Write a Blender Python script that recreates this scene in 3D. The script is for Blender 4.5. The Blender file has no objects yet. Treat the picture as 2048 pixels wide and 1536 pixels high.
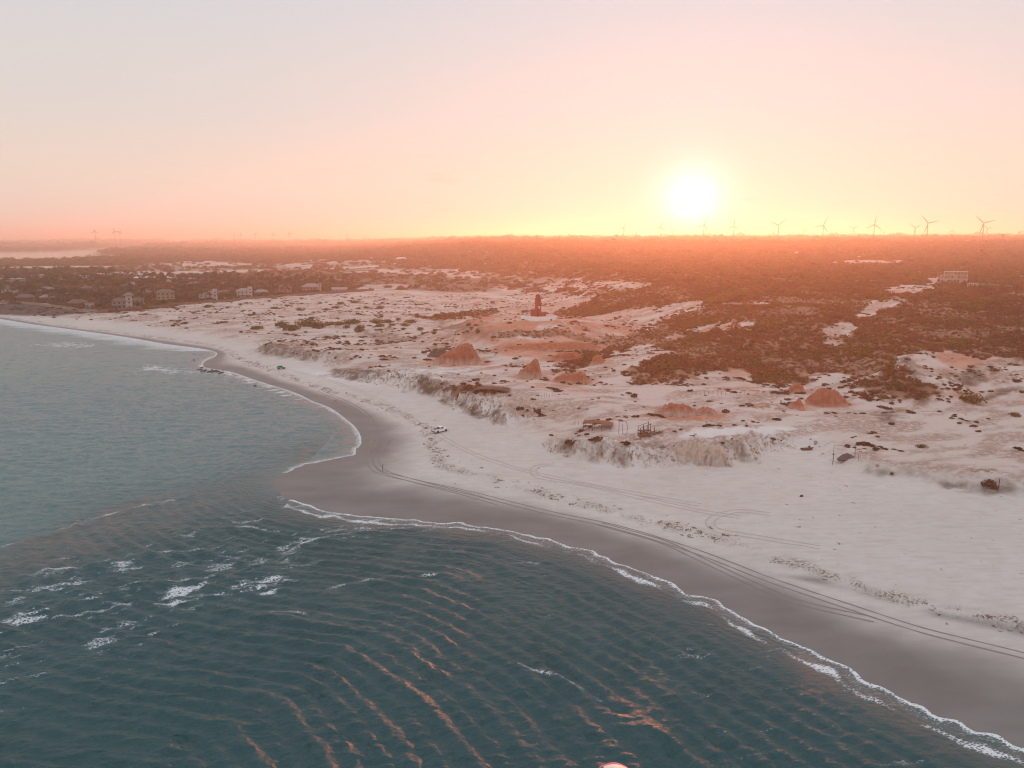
import bpy, bmesh, math, random
import numpy as np
from mathutils import Vector, Matrix

R = math.radians
scene = bpy.context.scene
COL = scene.collection

# ------------------------------------------------------------------ camera
CAM_Z = 60.0
PITCH = R(10.36)
ROLL = R(-0.17)
cam_data = bpy.data.cameras.new('camera')
cam_data.sensor_width = 36.0
cam_data.lens = 28.0
cam_data.clip_start = 0.5
cam_data.clip_end = 60000
cam = bpy.data.objects.new('camera', cam_data)
COL.objects.link(cam)
CAM_M = (Matrix.Rotation(R(90) - PITCH, 4, 'X') @ Matrix.Rotation(ROLL, 4, 'Z'))
CAM_M.translation = (0, 0, CAM_Z)
cam.matrix_world = CAM_M
scene.camera = cam

# ------------------------------------------------------------------ sun and sky
SUN_AZ = R(12.5)      # clockwise from +Y
SUN_EL = R(2.45)
SUN_DIR = Vector((math.sin(SUN_AZ) * math.cos(SUN_EL), math.cos(SUN_AZ) * math.cos(SUN_EL), math.sin(SUN_EL)))
sun_data = bpy.data.lights.new('sun', 'SUN')
sun_data.energy = 4.2
sun_data.angle = R(2.0)
sun_data.color = (1.0, 0.275, 0.112)
sun = bpy.data.objects.new('sun', sun_data)
sun.rotation_euler = SUN_DIR.to_track_quat('Z', 'Y').to_euler()
sun.location = SUN_DIR * 200
COL.objects.link(sun)

world = bpy.data.worlds.new('World')
scene.world = world
world.use_nodes = True
wt = world.node_tree
wt.nodes.clear()


def wn(t, **kw):
    n = wt.nodes.new(t)
    for k, v in kw.items():
        setattr(n, k, v)
    return n


def wmath(op, a, b=None, clamp=False):
    n = wn('ShaderNodeMath', operation=op, use_clamp=clamp)
    for i, v in enumerate((a, b)):
        if v is None:
            continue
        if isinstance(v, (int, float)):
            n.inputs[i].default_value = v
        else:
            wt.links.new(v, n.inputs[i])
    return n.outputs[0]


def wmix(kind, fac, a, b):
    n = wn('ShaderNodeMix', data_type='RGBA', blend_type=kind)
    n.clamp_factor = True
    for sock, v in ((n.inputs[0], fac), (n.inputs[6], a), (n.inputs[7], b)):
        if isinstance(v, (int, float)):
            sock.default_value = v
        elif isinstance(v, tuple):
            sock.default_value = (*v, 1)
        else:
            wt.links.new(v, sock)
    return n.outputs[2]


sky = wn('ShaderNodeTexSky', sky_type='NISHITA', sun_disc=False)
sky.sun_elevation = SUN_EL
sky.sun_rotation = SUN_AZ
sky.air_density = 1.2
sky.dust_density = 1.0
sky.ozone_density = 1.0
tc = wn('ShaderNodeTexCoord')
sep = wn('ShaderNodeSeparateXYZ')
wt.links.new(tc.outputs['Generated'], sep.inputs[0])
elev = wmath('MAXIMUM', sep.outputs['Z'], 0.0)
ramp = wn('ShaderNodeValToRGB')
cr = ramp.color_ramp
cr.interpolation = 'EASE'
stops = [(0.0, (0.78, 0.62, 0.55)), (0.07, (0.79, 0.68, 0.59)), (0.16, (0.70, 0.67, 0.645)),
         (0.28, (0.64, 0.66, 0.69)), (0.6, (0.70, 0.76, 0.83)), (1.0, (0.70, 0.78, 0.87))]
cr.elements[0].position, cr.elements[0].color = stops[0][0], (*stops[0][1], 1)
cr.elements[1].position, cr.elements[1].color = stops[-1][0], (*stops[-1][1], 1)
for p, c in stops[1:-1]:
    e = cr.elements.new(p)
    e.color = (*c, 1)
wt.links.new(elev, ramp.inputs[0])
# brightness of hazy air rises smoothly towards the sun
dot = wn('ShaderNodeVectorMath', operation='DOT_PRODUCT')
wt.links.new(tc.outputs['Generated'], dot.inputs[0])
dot.inputs[1].default_value = SUN_DIR
ang = wmath('ARCCOSINE', wmath('MINIMUM', dot.outputs['Value'], 0.999999))
def lobe(sig, pw=1.0):
    return wmath('EXPONENT', wmath('MULTIPLY', wmath('POWER', wmath('DIVIDE', ang, sig), pw), -1.0))
col = ramp.outputs[0]
wide = lobe(R(20), 1.3)
def tint(v, c):
    n = wn('ShaderNodeVectorMath', operation='SCALE')
    n.inputs[0].default_value = c
    wt.links.new(v, n.inputs['Scale'])
    return n.outputs[0]
def vadd(a, b):
    n = wn('ShaderNodeVectorMath', operation='ADD')
    wt.links.new(a, n.inputs[0]); wt.links.new(b, n.inputs[1])
    return n.outputs[0]
tot = vadd(col, tint(wide, (0.05, 0.03, 0.03)))
tot = vadd(tot, tint(lobe(R(7.5), 1.2), (0.04, 0.04, 0.03)))
tot = vadd(tot, tint(lobe(R(1.5), 1.35), (1.2, 1.2, 1.2)))
# thin low streaks of cloud
mapn = wn('ShaderNodeMapping')
mapn.inputs['Scale'].default_value = (6.0, 6.0, 55.0)
wt.links.new(tc.outputs['Generated'], mapn.inputs[0])
cn = wn('ShaderNodeTexNoise')
cn.inputs['Scale'].default_value = 1.6
cn.inputs['Detail'].default_value = 7.0
cn.inputs['Roughness'].default_value = 0.62
wt.links.new(mapn.outputs[0], cn.inputs['Vector'])
cm = wn('ShaderNodeMapRange')
cm.inputs['From Min'].default_value = 0.60
cm.inputs['From Max'].default_value = 0.74
wt.links.new(cn.outputs[0], cm.inputs['Value'])
band = wmath('MULTIPLY', wmath('EXPONENT', wmath('MULTIPLY', wmath('POWER', wmath('DIVIDE', wmath('SUBTRACT', elev, 0.055), 0.045), 2.0), -1.0)), cm.outputs[0])
tot = wmix('MIX', wmath('MULTIPLY', band, 0.45), tot, (0.86, 0.52, 0.42))
bg_haze = wn('ShaderNodeBackground')
bg_haze.inputs['Strength'].default_value = 0.86
wt.links.new(tot, bg_haze.inputs['Color'])
bg_sky = wn('ShaderNodeBackground')
bg_sky.inputs['Strength'].default_value = 0.05
wt.links.new(wmix('MULTIPLY', 1.0, sky.outputs[0], (0.05, 0.05, 0.07)), bg_sky.inputs['Color'])
addsh = wn('ShaderNodeAddShader')
wt.links.new(bg_haze.outputs[0], addsh.inputs[0])
wt.links.new(bg_sky.outputs[0], addsh.inputs[1])
wout = wn('ShaderNodeOutputWorld')
wt.links.new(addsh.outputs[0], wout.inputs['Surface'])

scene.view_settings.view_transform = 'Standard'
scene.view_settings.look = 'None'
scene.view_settings.exposure = 0.22
scene.view_settings.gamma = 1.0
scene.view_settings.use_curve_mapping = False
scene.render.engine = 'CYCLES'
scene.cycles.use_denoising = True
scene.cycles.max_bounces = 4
scene.cycles.diffuse_bounces = 2
scene.cycles.glossy_bounces = 2
scene.cycles.transmission_bounces = 2
scene.cycles.volume_bounces = 1
scene.cycles.filter_width = 1.15
scene.cycles.caustics_reflective = False
scene.cycles.caustics_refractive = False

# ------------------------------------------------------------------ numeric helpers
rng = np.random.default_rng(11)
_perm = rng.permutation(512)
_perm = np.concatenate([_perm, _perm, _perm])
_ga = rng.uniform(0, 2 * np.pi, 512)
_gx, _gy = np.cos(_ga), np.sin(_ga)


def noise(x, y, seed=0):
    """2-D gradient noise, about -0.7..0.7"""
    x = np.asarray(x, float) + seed * 37.17
    y = np.asarray(y, float) - seed * 91.73
    xi = np.floor(x).astype(np.int64); yi = np.floor(y).astype(np.int64)
    xf = x - xi; yf = y - yi
    u = xf * xf * xf * (xf * (xf * 6 - 15) + 10)
    v = yf * yf * yf * (yf * (yf * 6 - 15) + 10)
    def g(ix, iy, dx, dy):
        h = _perm[_perm[ix & 511] + (iy & 511)]
        return _gx[h] * dx + _gy[h] * dy
    a = g(xi, yi, xf, yf); b = g(xi + 1, yi, xf - 1, yf)
    c = g(xi, yi + 1, xf, yf - 1); d = g(xi + 1, yi + 1, xf - 1, yf - 1)
    return (a + u * (b - a)) * (1 - v) + (c + u * (d - c)) * v


def fbm(x, y, seed=0, octv=4, gain=0.5):
    t = 0; a = 1.0; f = 1.0
    for i in range(octv):
        t = t + a * noise(x * f, y * f, seed + i * 3)
        a *= gain; f *= 2.03
    return t


def ridged(x, y, seed=0, octv=3):
    t = 0; a = 1.0; f = 1.0
    for i in range(octv):
        t = t + a * (1 - 2.2 * np.abs(noise(x * f, y * f, seed + i * 3)))
        a *= 0.5; f *= 2.1
    return t


def smooth(e0, e1, x):
    t = np.clip((np.asarray(x, float) - e0) / (e1 - e0), 0, 1)
    return t * t * (3 - 2 * t)


def seg_dist(x, y, pts):
    """distance to a polyline"""
    best = np.full(np.shape(x), 1e18)
    for (ax, ay), (bx, by) in zip(pts[:-1], pts[1:]):
        dx, dy = bx - ax, by - ay
        L = dx * dx + dy * dy + 1e-12
        t = np.clip(((x - ax) * dx + (y - ay) * dy) / L, 0, 1)
        qx = ax + t * dx - x; qy = ay + t * dy - y
        best = np.minimum(best, qx * qx + qy * qy)
    return np.sqrt(best)


def in_poly(x, y, pts):
    c = np.zeros(np.shape(x), bool)
    n = len(pts)
    for i in range(n):
        ax, ay = pts[i]; bx, by = pts[(i + 1) % n]
        if ay == by:
            continue
        c ^= ((ay > y) != (by > y)) & (x < (bx - ax) * (y - ay) / (by - ay) + ax)
    return c


def poly_mask(x, y, pts, soft):
    """1 inside, 0 outside, soft edge of the given width in metres"""
    pts = [tuple(p) for p in pts]
    xs = [p[0] for p in pts]; ys = [p[1] for p in pts]
    m = np.zeros(np.shape(x))
    k = (x > min(xs) - 2 * soft) & (x < max(xs) + 2 * soft) & (y > min(ys) - 2 * soft) & (y < max(ys) + 2 * soft)
    if k.any():
        xx, yy = x[k], y[k]
        d = seg_dist(xx, yy, pts + [pts[0]])
        s = np.where(in_poly(xx, yy, pts), d, -d)
        m[k] = smooth(-soft, soft, s)
    return m


_F = 28.0 / 36.0 * 2048
_CM = np.array(CAM_M)[:3, :3]


def ray(u, v):
    d = _CM @ np.array([(u - 1024) / _F, -(v - 768) / _F, -1.0])
    return d / np.linalg.norm(d)


def at0(u, v, z=0.0):
    """ground point at height z on the sight line measured from the photograph"""
    d = ray(u, v)
    t = (z - CAM_Z) / d[2]
    return (d[0] * t, d[1] * t)


def smooth_line(pts, n=4):
    """Catmull-Rom refinement of a polyline"""
    P = [np.array(p, float) for p in pts]
    P = [2 * P[0] - P[1]] + P + [2 * P[-1] - P[-2]]
    out = []
    for i in range(1, len(P) - 2):
        for k in range(n):
            t = k / n
            a, b, c, d = P[i - 1], P[i], P[i + 1], P[i + 2]
            q = 0.5 * ((2 * b) + (c - a) * t + (2 * a - 5 * b + 4 * c - d) * t * t + (3 * b - a - 3 * c + d) * t ** 3)
            out.append((q[0], q[1]))
    out.append((P[-2][0], P[-2][1]))
    return out
# ------------------------------------------------------------------ the lie of the land
SHORE_PX = [(-520, 598), (-260, 610), (-110, 622), (0, 638), (60, 648), (150, 660), (250, 674), (330, 688), (400, 697), (432, 705), (428, 714), (408, 723),
            (407, 734), (430, 739), (462, 744), (500, 757), (530, 767), (570, 779), (600, 790), (625, 803), (660, 816), (690, 838),
            (707, 852), (718, 868), (721, 885), (715, 899), (698, 910), (668, 918), (630, 926), (590, 936), (560, 949), (545, 961),
            (541, 969), (550, 984), (580, 1000), (620, 1016), (680, 1030), (760, 1036), (840, 1042), (900, 1048), (950, 1052),
            (1000, 1057), (1050, 1067), (1100, 1082), (1150, 1096), (1200, 1112), (1250, 1130), (1300, 1152), (1350, 1172),
            (1400, 1194), (1450, 1218), (1500, 1243), (1550, 1270), (1600, 1296), (1650, 1322), (1700, 1349), (1750, 1374),
            (1800, 1397), (1850, 1420), (1900, 1444), (1960, 1470), (2048, 1496)]
SHORE = [at0(*p) for p in SHORE_PX]
SHORE = smooth_line(SHORE, 3) + [(95, 74), (125, 62), (170, 40), (260, 5), (420, -60)]
LAND = [(-20000, 1150)] + [(-2500, 905)] + SHORE + [(3000, -400), (20000, -400), (20000, 20000), (-20000, 20000)]
WRACK_PX = [(-300, 604), (-110, 616), (0, 629), (120, 648), (250, 664), (340, 676), (425, 688), (458, 700), (480, 716), (560, 744), (650, 775),
            (740, 800), (805, 826), (850, 858), (868, 900), (880, 932), (940, 948), (1000, 962), (1100, 988), (1200, 1014),
            (1290, 1035), (1390, 1064), (1430, 1076), (1540, 1114), (1600, 1128), (1700, 1163), (1800, 1198), (1900, 1224), (2060, 1262), (2400, 1340)]
WRACK = smooth_line([at0(u, v, 1.4) for u, v in WRACK_PX], 2)
WRACK_AREA = WRACK + [(400, 60), (20000, 60), (20000, 20000), (-20000, 20000), (-20000, 1145)]
TOE_PX = [(-300, 596), (-100, 604), (60, 634), (180, 640), (300, 655), (420, 672), (505, 688), (530, 706), (590, 714), (640, 722), (662, 746), (700, 756), (755, 764), (810, 776), (850, 786), (878, 792),
          (905, 810), (945, 826), (985, 842), (1022, 851), (1045, 882), (1100, 903), (1160, 918), (1240, 934), (1320, 934), (1400, 930),
          (1490, 926), (1560, 905), (1620, 890), (1680, 930), (1740, 944), (1800, 955), (1900, 972), (1985, 985), (2100, 992), (2500, 1010)]
TOE = [at0(u, v, 2.4) for u, v in TOE_PX]
TOE_AREA = TOE + [(600, 120), (20000, 120), (20000, 20000), (-20000, 20000), (-20000, 1100)]
RIVER_PX = [(-900, 498), (0, 504), (120, 502), (200, 497), (300, 491), (372, 486.5), (384, 488), (330, 492.5), (255, 499), (195, 507), (222, 511), (236, 514),
            (120, 520), (0, 521), (-900, 526)]
RIVER = [at0(u, v, 0.6) for u, v in RIVER_PX]


def bump(x, y, cx, cy, sx, sy, rot=0.0, p=1.0):
    c, s = math.cos(rot), math.sin(rot)
    dx, dy = x - cx, y - cy
    a = (dx * c + dy * s) / sx; b = (-dx * s + dy * c) / sy
    return np.exp(-np.power(a * a + b * b, p))


LH_X, LH_Y, LH_Z = 15.0, 455.0, 14.0


def shore_d(x, y):
    d = seg_dist(x, y, [(-2500, 905)] + SHORE + [(3000, -400)])
    return np.where(in_poly(x, y, LAND), d, -d)


BLUFFS = [(*at0(u, v, 3.0), h, r) for u, v, h, r in ((1130, 905, 1.6, 12), (1200, 915, 1.5, 12), (1265, 922, 2.2, 14), (1400, 918, 2.6, 15), (1480, 915, 1.6, 10), (1760, 940, 0.5, 12),
                                                        (1850, 955, 0.4, 16), (1980, 972, 0.9, 14), (910, 800, 2.6, 12), (960, 820, 3.0, 14), (1000, 838, 2.6, 12), (850, 772, 2.4, 12), (700, 748, 2.2, 16),
                                                        (780, 765, 1.6, 14), (560, 700, 2.6, 22), (620, 715, 1.8, 20))]


def height(x, y, full=False):
    x = np.asarray(x, float); y = np.asarray(y, float)
    d = shore_d(x, y)
    dw = seg_dist(x, y, WRACK)
    up = np.where(d > 0, d / (d + dw + 1e-6), 0)          # 0 at the water, 1 on and above the wrack line
    up = np.where(in_poly(x, y, WRACK_AREA), 1.0, up)
    s = seg_dist(x, y, TOE)
    s = np.where(in_poly(x, y, TOE_AREA), s, -s)
    land = d > 0
    z = np.interp(d, [-90, -40, -10, 0, 12, 30, 60, 120], [-2.2, -1.6, -0.45, 0.0, 0.55, 1.5, 2.1, 2.6])
    # eroded scarp at the wrack line
    z = z + np.where(land, (0.55 + 0.55 * smooth(45, 90, x)) * smooth(0.965, 0.99, up) * smooth(12, 0.0, dw) * (0.6 + noise(x / 9, y / 9, 5)), 0)
    z = z + np.where(land, 0.12 * fbm(x / 26, y / 26, 2) * smooth(4, 25, d), 0)
    inl = smooth(-1.0, 14.0, s)
    far = smooth(700, 1100, y)
    # bluff along the toe of the dunes: higher where the little cliffs stand
    bl = 0.75 + 1.7 * noise(x / 34, y / 34, 9)
    bl = bl + 5.0 * bump(x, y, -1, 285, 26, 24) + 2.8 * bump(x, y, -40, 330, 22, 22) + 2.2 * bump(x, y, -80, 385, 25, 22)
    bl = bl + 2.6 * bump(x, y, 42, 225, 26, 16) + 2.2 * bump(x, y, 68, 214, 20, 12) + 2.0 * bump(x, y, -150, 420, 30, 25)
    for cx, cy, hh, rr in BLUFFS:
        bl = bl + hh * bump(x, y, cx, cy, rr, rr * 0.8)
    bl = np.maximum(bl, 0.4)
    sw = s + 3.0 * noise(x / 11, y / 11, 12) + 1.6 * noise(x / 4.0, y / 4.0, 14)
    edge = smooth(-0.5, 4.2, sw)
    z = z + bl * edge * (1 - far)
    # hummocky dunes
    wx = x + 5 * noise(x / 21, y / 21, 23); wy = y + 5 * noise(x / 21, y / 21, 24)
    dune = 1.5 * fbm(x / 38, y / 30, 20, 4) + 0.75 * ridged((wx + 0.6 * wy) / 26, (wy - 0.6 * wx) / 11, 31, 4) * smooth(-0.3, 0.3, noise(x / 70, y / 70, 33)) + 0.55 * np.maximum(fbm(wx / 7, wy / 6, 36, 3), -0.1)
    z = z + inl * dune * (1 - 0.85 * far) * (0.6 + 0.8 * smooth(-0.3, 0.4, noise(x / 110, y / 110, 40)))
    # runnels down the bluff faces
    gul = np.abs(noise(x / 2.6 + 0.5 * noise(x / 6, y / 6, 3), y / 2.9, 44))
    z = z - np.where((sw > -1) & (sw < 18), 1.5 * np.clip(1 - gul * 3.4, 0, 1) * edge * smooth(18, 7, sw) * smooth(0.8, 3.0, bl), 0) * (1 - far)
    # lighthouse hill
    hx = x - LH_X; hy = y - (LH_Y + 6)
    rr = np.sqrt((hx / 1.25) ** 2 + hy ** 2)
    hill = 11.2 * smooth(62, 18, rr + 5 * noise(x / 22, y / 22, 50))
    z = z + hill
    # right-hand scrub hill and its spur
    knoll = 21.0 * smooth(-60, 190, (x - 95) * 0.62 + (y - 330) * 0.62 - 12 + 24 * noise(x / 90, y / 90, 60)) * smooth(60, 150, x + (y - 400) * 0.12)
    z = z + knoll
    z = z + 5.5 * smooth(20, 0, seg_dist(x, y, [(176, 372), (164, 330), (148, 292), (146, 276)])) 
    z = z - 2.5 * bump(x, y, 185, 318, 22, 26, 0.3)
    # scrub ridge between the two sand tracks right of the lighthouse
    z = z + 4.5 * smooth(45, 6, seg_dist(x, y, [(60, 345), (95, 380), (150, 430)]))
    # inland plain rising to a low plateau
    az = x / np.maximum(y, 1)
    right = smooth(-0.30, 0.02, az)
    z = z + inl * (3.0 * smooth(500, 1200, y) + right * (45 - knoll) * smooth(950, 2500, y) + 2 * smooth(4200, 6000, y)
                   + (14 + 18 * bump(x, y, -4700, 9800, 1500, 1500)) * smooth(7200, 9800, y) * (1 - right))
    z = z + inl * far * (1.6 * fbm(x / 160, y / 160, 70, 3) + 3.0 * smooth(1600, 3000, y) * fbm(x / 700, y / 700, 75, 2))
    riv = poly_mask(x, y, RIVER, 60.0)
    z = z * (1 - riv) + riv * (-0.8)
    if full:
        return z, d, dw, up, s, bl, sw
    return z


def hit(us, vs=None):
    """where the sight lines measured from the photograph meet the land -> array of x, y, z"""
    P = np.array(us, float) if vs is None else np.stack([us, vs], 1).astype(float)
    D = np.array([ray(u, v) for u, v in P])
    t = np.geomspace(70, 20000, 420)
    X = D[:, :1] * t; Y = D[:, 1:2] * t; Z = CAM_Z + D[:, 2:3] * t
    H = height(X.ravel(), Y.ravel()).reshape(X.shape)
    below = Z < np.maximum(H, -0.05)
    below[:, -1] = True
    k = np.argmax(below, 1)
    k = np.maximum(k, 1)
    i = np.arange(len(P))
    a = (Z - H)[i, k - 1]; b = (Z - H)[i, k]
    f = np.clip(a / (a - b + 1e-9), 0, 1)
    tt = t[k - 1] + f * (t[k] - t[k - 1])
    o = np.stack([D[:, 0] * tt, D[:, 1] * tt, CAM_Z + D[:, 2] * tt], 1)
    return o


def area(px):
    return [(p[0], p[1]) for p in hit(px)]


def ground_z(x, y):
    return float(height(np.array([x]), np.array([y]))[0])


# ------------------------------------------------------------------ material helpers
class NT:
    """small wrapper for building shader node trees"""
    def __init__(self, name):
        self.mat = bpy.data.materials.new(name)
        self.mat.use_nodes = True
        self.t = self.mat.node_tree
        self.t.nodes.clear()
        self.out = self.t.nodes.new('ShaderNodeOutputMaterial')
        self.bsdf = None

    def n(self, kind, ins=None, **kw):
        nd = self.t.nodes.new(kind)
        for k, v in kw.items():
            setattr(nd, k, v)
        for k, v in (ins or {}).items():
            self.set(nd.inputs[k], v)
        return nd

    def set(self, sock, v):
        if isinstance(v, bpy.types.NodeSocket):
            self.t.links.new(v, sock)
        elif isinstance(v, (tuple, list)) and len(v) == 3 and sock.type == 'RGBA':
            sock.default_value = (*v, 1)
        else:
            sock.default_value = v

    def math(self, op, a, b=0.0, clamp=False):
        nd = self.n('ShaderNodeMath', operation=op, use_clamp=clamp)
        self.set(nd.inputs[0], a); self.set(nd.inputs[1], b)
        return nd.outputs[0]

    def mix(self, f, a, b, kind='MIX'):
        nd = self.n('ShaderNodeMix', data_type='RGBA', blend_type=kind)
        nd.clamp_factor = True
        self.set(nd.inputs[0], f); self.set(nd.inputs[6], a); self.set(nd.inputs[7], b)
        return nd.outputs[2]

    def noise(self, scale, detail=3.0, rough=0.55, vec=None, out=0):
        nd = self.n('ShaderNodeTexNoise', {'Scale': scale, 'Detail': detail, 'Roughness': rough})
        if vec is not None:
            self.t.links.new(vec, nd.inputs['Vector'])
        return nd.outputs[out]

    def rng(self, v, a, b, c=0.0, d=1.0):
        nd = self.n('ShaderNodeMapRange', {'Value': v, 'From Min': a, 'From Max': b, 'To Min': c, 'To Max': d})
        return nd.outputs[0]

    def attr(self, name, out='Fac'):
        return self.n('ShaderNodeAttribute', attribute_name=name).outputs[out]

    def pos(self, scale=(1, 1, 1)):
        g = self.n('ShaderNodeNewGeometry').outputs['Position']
        m = self.n('ShaderNodeMapping', {'Vector': g, 'Scale': scale})
        return m.outputs[0]

    def obj(self):
        return self.n('ShaderNodeTexCoord').outputs['Object']

    def principled(self, **ins):
        b = self.n('ShaderNodeBsdfPrincipled')
        for k, v in ins.items():
            self.set(b.inputs[k.replace('_', ' ')], v)
        self.t.links.new(b.outputs[0], self.out.inputs['Surface'])
        self.bsdf = b
        return b

    def bump(self, h, strength=0.5, dist=1.0):
        return self.n('ShaderNodeBump', {'Height': h, 'Strength': strength, 'Distance': dist}).outputs[0]


_MATS = {}


def paint(name, col, rough=0.6, var=0.12, scale=3.0, metal=0.0, spec=0.4):
    """plain surface with uneven tone and fine relief, in object space"""
    if name in _MATS:
        return _MATS[name]
    t = NT(name)
    v = t.obj()
    a = t.noise(scale, 4, 0.6, v)
    c1 = tuple(max(0, c * (1 - var)) for c in col); c2 = tuple(min(1, c * (1 + var)) for c in col)
    c = t.mix(t.rng(a, 0.3, 0.7), c1, c2)
    t.principled(Base_Color=c, Roughness=rough, Metallic=metal, Specular_IOR_Level=spec, Normal=t.bump(a, 0.15, 0.05))
    _MATS[name] = t.mat
    return t.mat


def new_mesh(name, verts, faces, smooth_shade=False):
    me = bpy.data.meshes.new(name)
    me.from_pydata(verts, [], faces)
    if smooth_shade:
        me.polygons.foreach_set('use_smooth', [True] * len(me.polygons))
    me.update()
    return me


def grid_mesh(name, X, Y, Z, keep, attrs):
    """quad sheet from 2-D arrays, dropping unused cells; attrs are FLOAT point attributes"""
    nr, nc = X.shape
    idx = np.arange(nr * nc).reshape(nr, nc)
    q = keep[:-1, :-1] | keep[1:, :-1] | keep[:-1, 1:] | keep[1:, 1:]
    f = np.stack([idx[:-1, :-1], idx[:-1, 1:], idx[1:, 1:], idx[1:, :-1]], -1)[q]
    used = np.zeros(nr * nc, bool); used[f.ravel()] = True
    remap = np.cumsum(used) - 1
    f = remap[f]
    co = np.stack([X.ravel(), Y.ravel(), Z.ravel()], 1)[used]
    me = bpy.data.meshes.new(name)
    me.vertices.add(len(co)); me.vertices.foreach_set('co', co.ravel().astype(np.float32))
    me.loops.add(f.size); me.loops.foreach_set('vertex_index', f.ravel().astype(np.int32))
    me.polygons.add(len(f))
    me.polygons.foreach_set('loop_start', np.arange(0, f.size, 4, dtype=np.int32))
    me.polygons.foreach_set('use_smooth', np.ones(len(f), bool))
    me.update(calc_edges=True)
    for k, a in attrs.items():
        at = me.attributes.new(k, 'FLOAT', 'POINT')
        at.data.foreach_set('value', a.ravel()[used].astype(np.float32))
    return me


def rows(pieces):
    out = [pieces[0][0]]
    for a, b, g, lo in pieces:
        y = out[-1]
        while y < b:
            y += max(lo, g * abs(y))
            out.append(y)
    return np.array(out)


def struct(name, me, mat):
    o = bpy.data.objects.new(name, me)
    me.materials.append(mat)
    o['kind'] = 'structure'
    COL.objects.link(o)
    return o


# ------------------------------------------------------------------ ground sheet
ys = rows([(20, 95, 0.02, 1), (95, 210, 0.0045, 0.3), (210, 520, 0.0029, 0.3), (520, 1200, 0.006, 1), (1200, 15000, 0.013, 1)])
ncol = 800
uu = np.linspace(-1, 1, ncol)
GX = uu[None, :] * (0.80 * np.abs(ys)[:, None] + 70)
GY = np.repeat(ys[:, None], ncol, 1)
fx, fy = GX.ravel(), GY.ravel()
gz, gd, gdw, gup, gs, gbl, gsw = height(fx, fy, True)

wet = smooth(0.86, 0.30, gup + 0.12 * fbm(fx / 14, fy / 14, 80, 3)) * (gd > -60)
wet = np.where(gd <= 0, 1.0, wet)
wet = np.maximum(wet, 0.85 * poly_mask(fx, fy, [at0(u, v, 1.3) for u, v in ((1560, 1146), (1700, 1178), (1850, 1226), (2100, 1284), (2100, 1270), (1900, 1231), (1760, 1192), (1640, 1152))], 1.6) * smooth(-0.5, 0.1, noise(fx / 9, fy / 9, 82)))
wet = np.where(gup > 0.985, 0, wet) * (gs < 0)

# vegetation cover, 0..1, by area
VEG = [
    (0.95, 8, [(1082, 630), (1180, 631), (1250, 622), (1300, 616), (1345, 608), (1420, 611), (1700, 612), (2120, 580), (2120, 486), (1350, 486), (1000, 490), (760, 505), (745, 520),
                (840, 538), (960, 546), (1060, 556), (1180, 560), (1300, 572), (1180, 596)]),
    (0.97, 11, [(1182, 690), (1260, 666), (1330, 642), (1362, 622), (1450, 608), (1560, 606), (1700, 604), (1760, 586), (1850, 566), (2140, 566), (2140, 726),
               (1960, 715), (1880, 702), (1806, 702), (1838, 752), (1868, 806), (1790, 800), (1725, 792), (1700, 775), (1752, 745), (1690, 757),
               (1610, 752), (1560, 786), (1530, 768), (1480, 742), (1420, 745), (1390, 758), (1310, 768), (1255, 763), (1238, 745), (1290, 722), (1335, 700), (1300, 690), (1240, 702)]),
    (0.55, 25, [(960, 548), (1180, 558), (1300, 575), (1180, 596), (1090, 590), (1000, 578)]),
    (0.9, 40, [(-300, 496), (230, 495), (350, 486.5), (700, 485), (1010, 487), (1000, 506), (765, 510), (735, 522), (640, 519), (540, 528), (420, 522), (300, 525), (240, 514), (250, 500), (350, 489), (200, 497), (-300, 500)]),
    (0.85, 15, [(-200, 523), (120, 521), (240, 515), (300, 524), (270, 533), (150, 532), (0, 534), (-200, 536)]),
    (0.97, 8, [(-250, 540), (180, 541), (250, 552), (360, 562), (480, 556), (560, 560), (720, 566), (735, 578), (640, 586), (480, 597), (400, 604), (195, 626), (100, 610), (0, 606), (-250, 596)]),
    (0.85, 3, [(985, 678), (1004, 664), (1036, 655), (1072, 660), (1108, 655), (1165, 670), (1190, 682), (1130, 676), (1050, 674)]),
    (0.75, 3, [(800, 628), (860, 632), (930, 624), (985, 618), (1000, 626), (930, 640), (850, 642)]),
    (0.7, 3, [(1100, 730), (1160, 706), (1230, 698), (1215, 722), (1150, 742), (1105, 745)]),
    (0.8, 2, [(880, 780), (960, 768), (1010, 780), (1000, 790), (930, 792), (890, 798)]),
]
FIELD = [
    (0.9, 15, [(380, 546), (560, 542), (720, 546), (840, 548), (960, 556), (1010, 566), (985, 580), (930, 586), (830, 580), (740, 578), (560, 562), (400, 552)]),
    (0.7, 12, [(540, 528), (640, 540), (560, 548), (240, 542), (0, 540), (0, 526), (300, 530)]),
]
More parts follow.
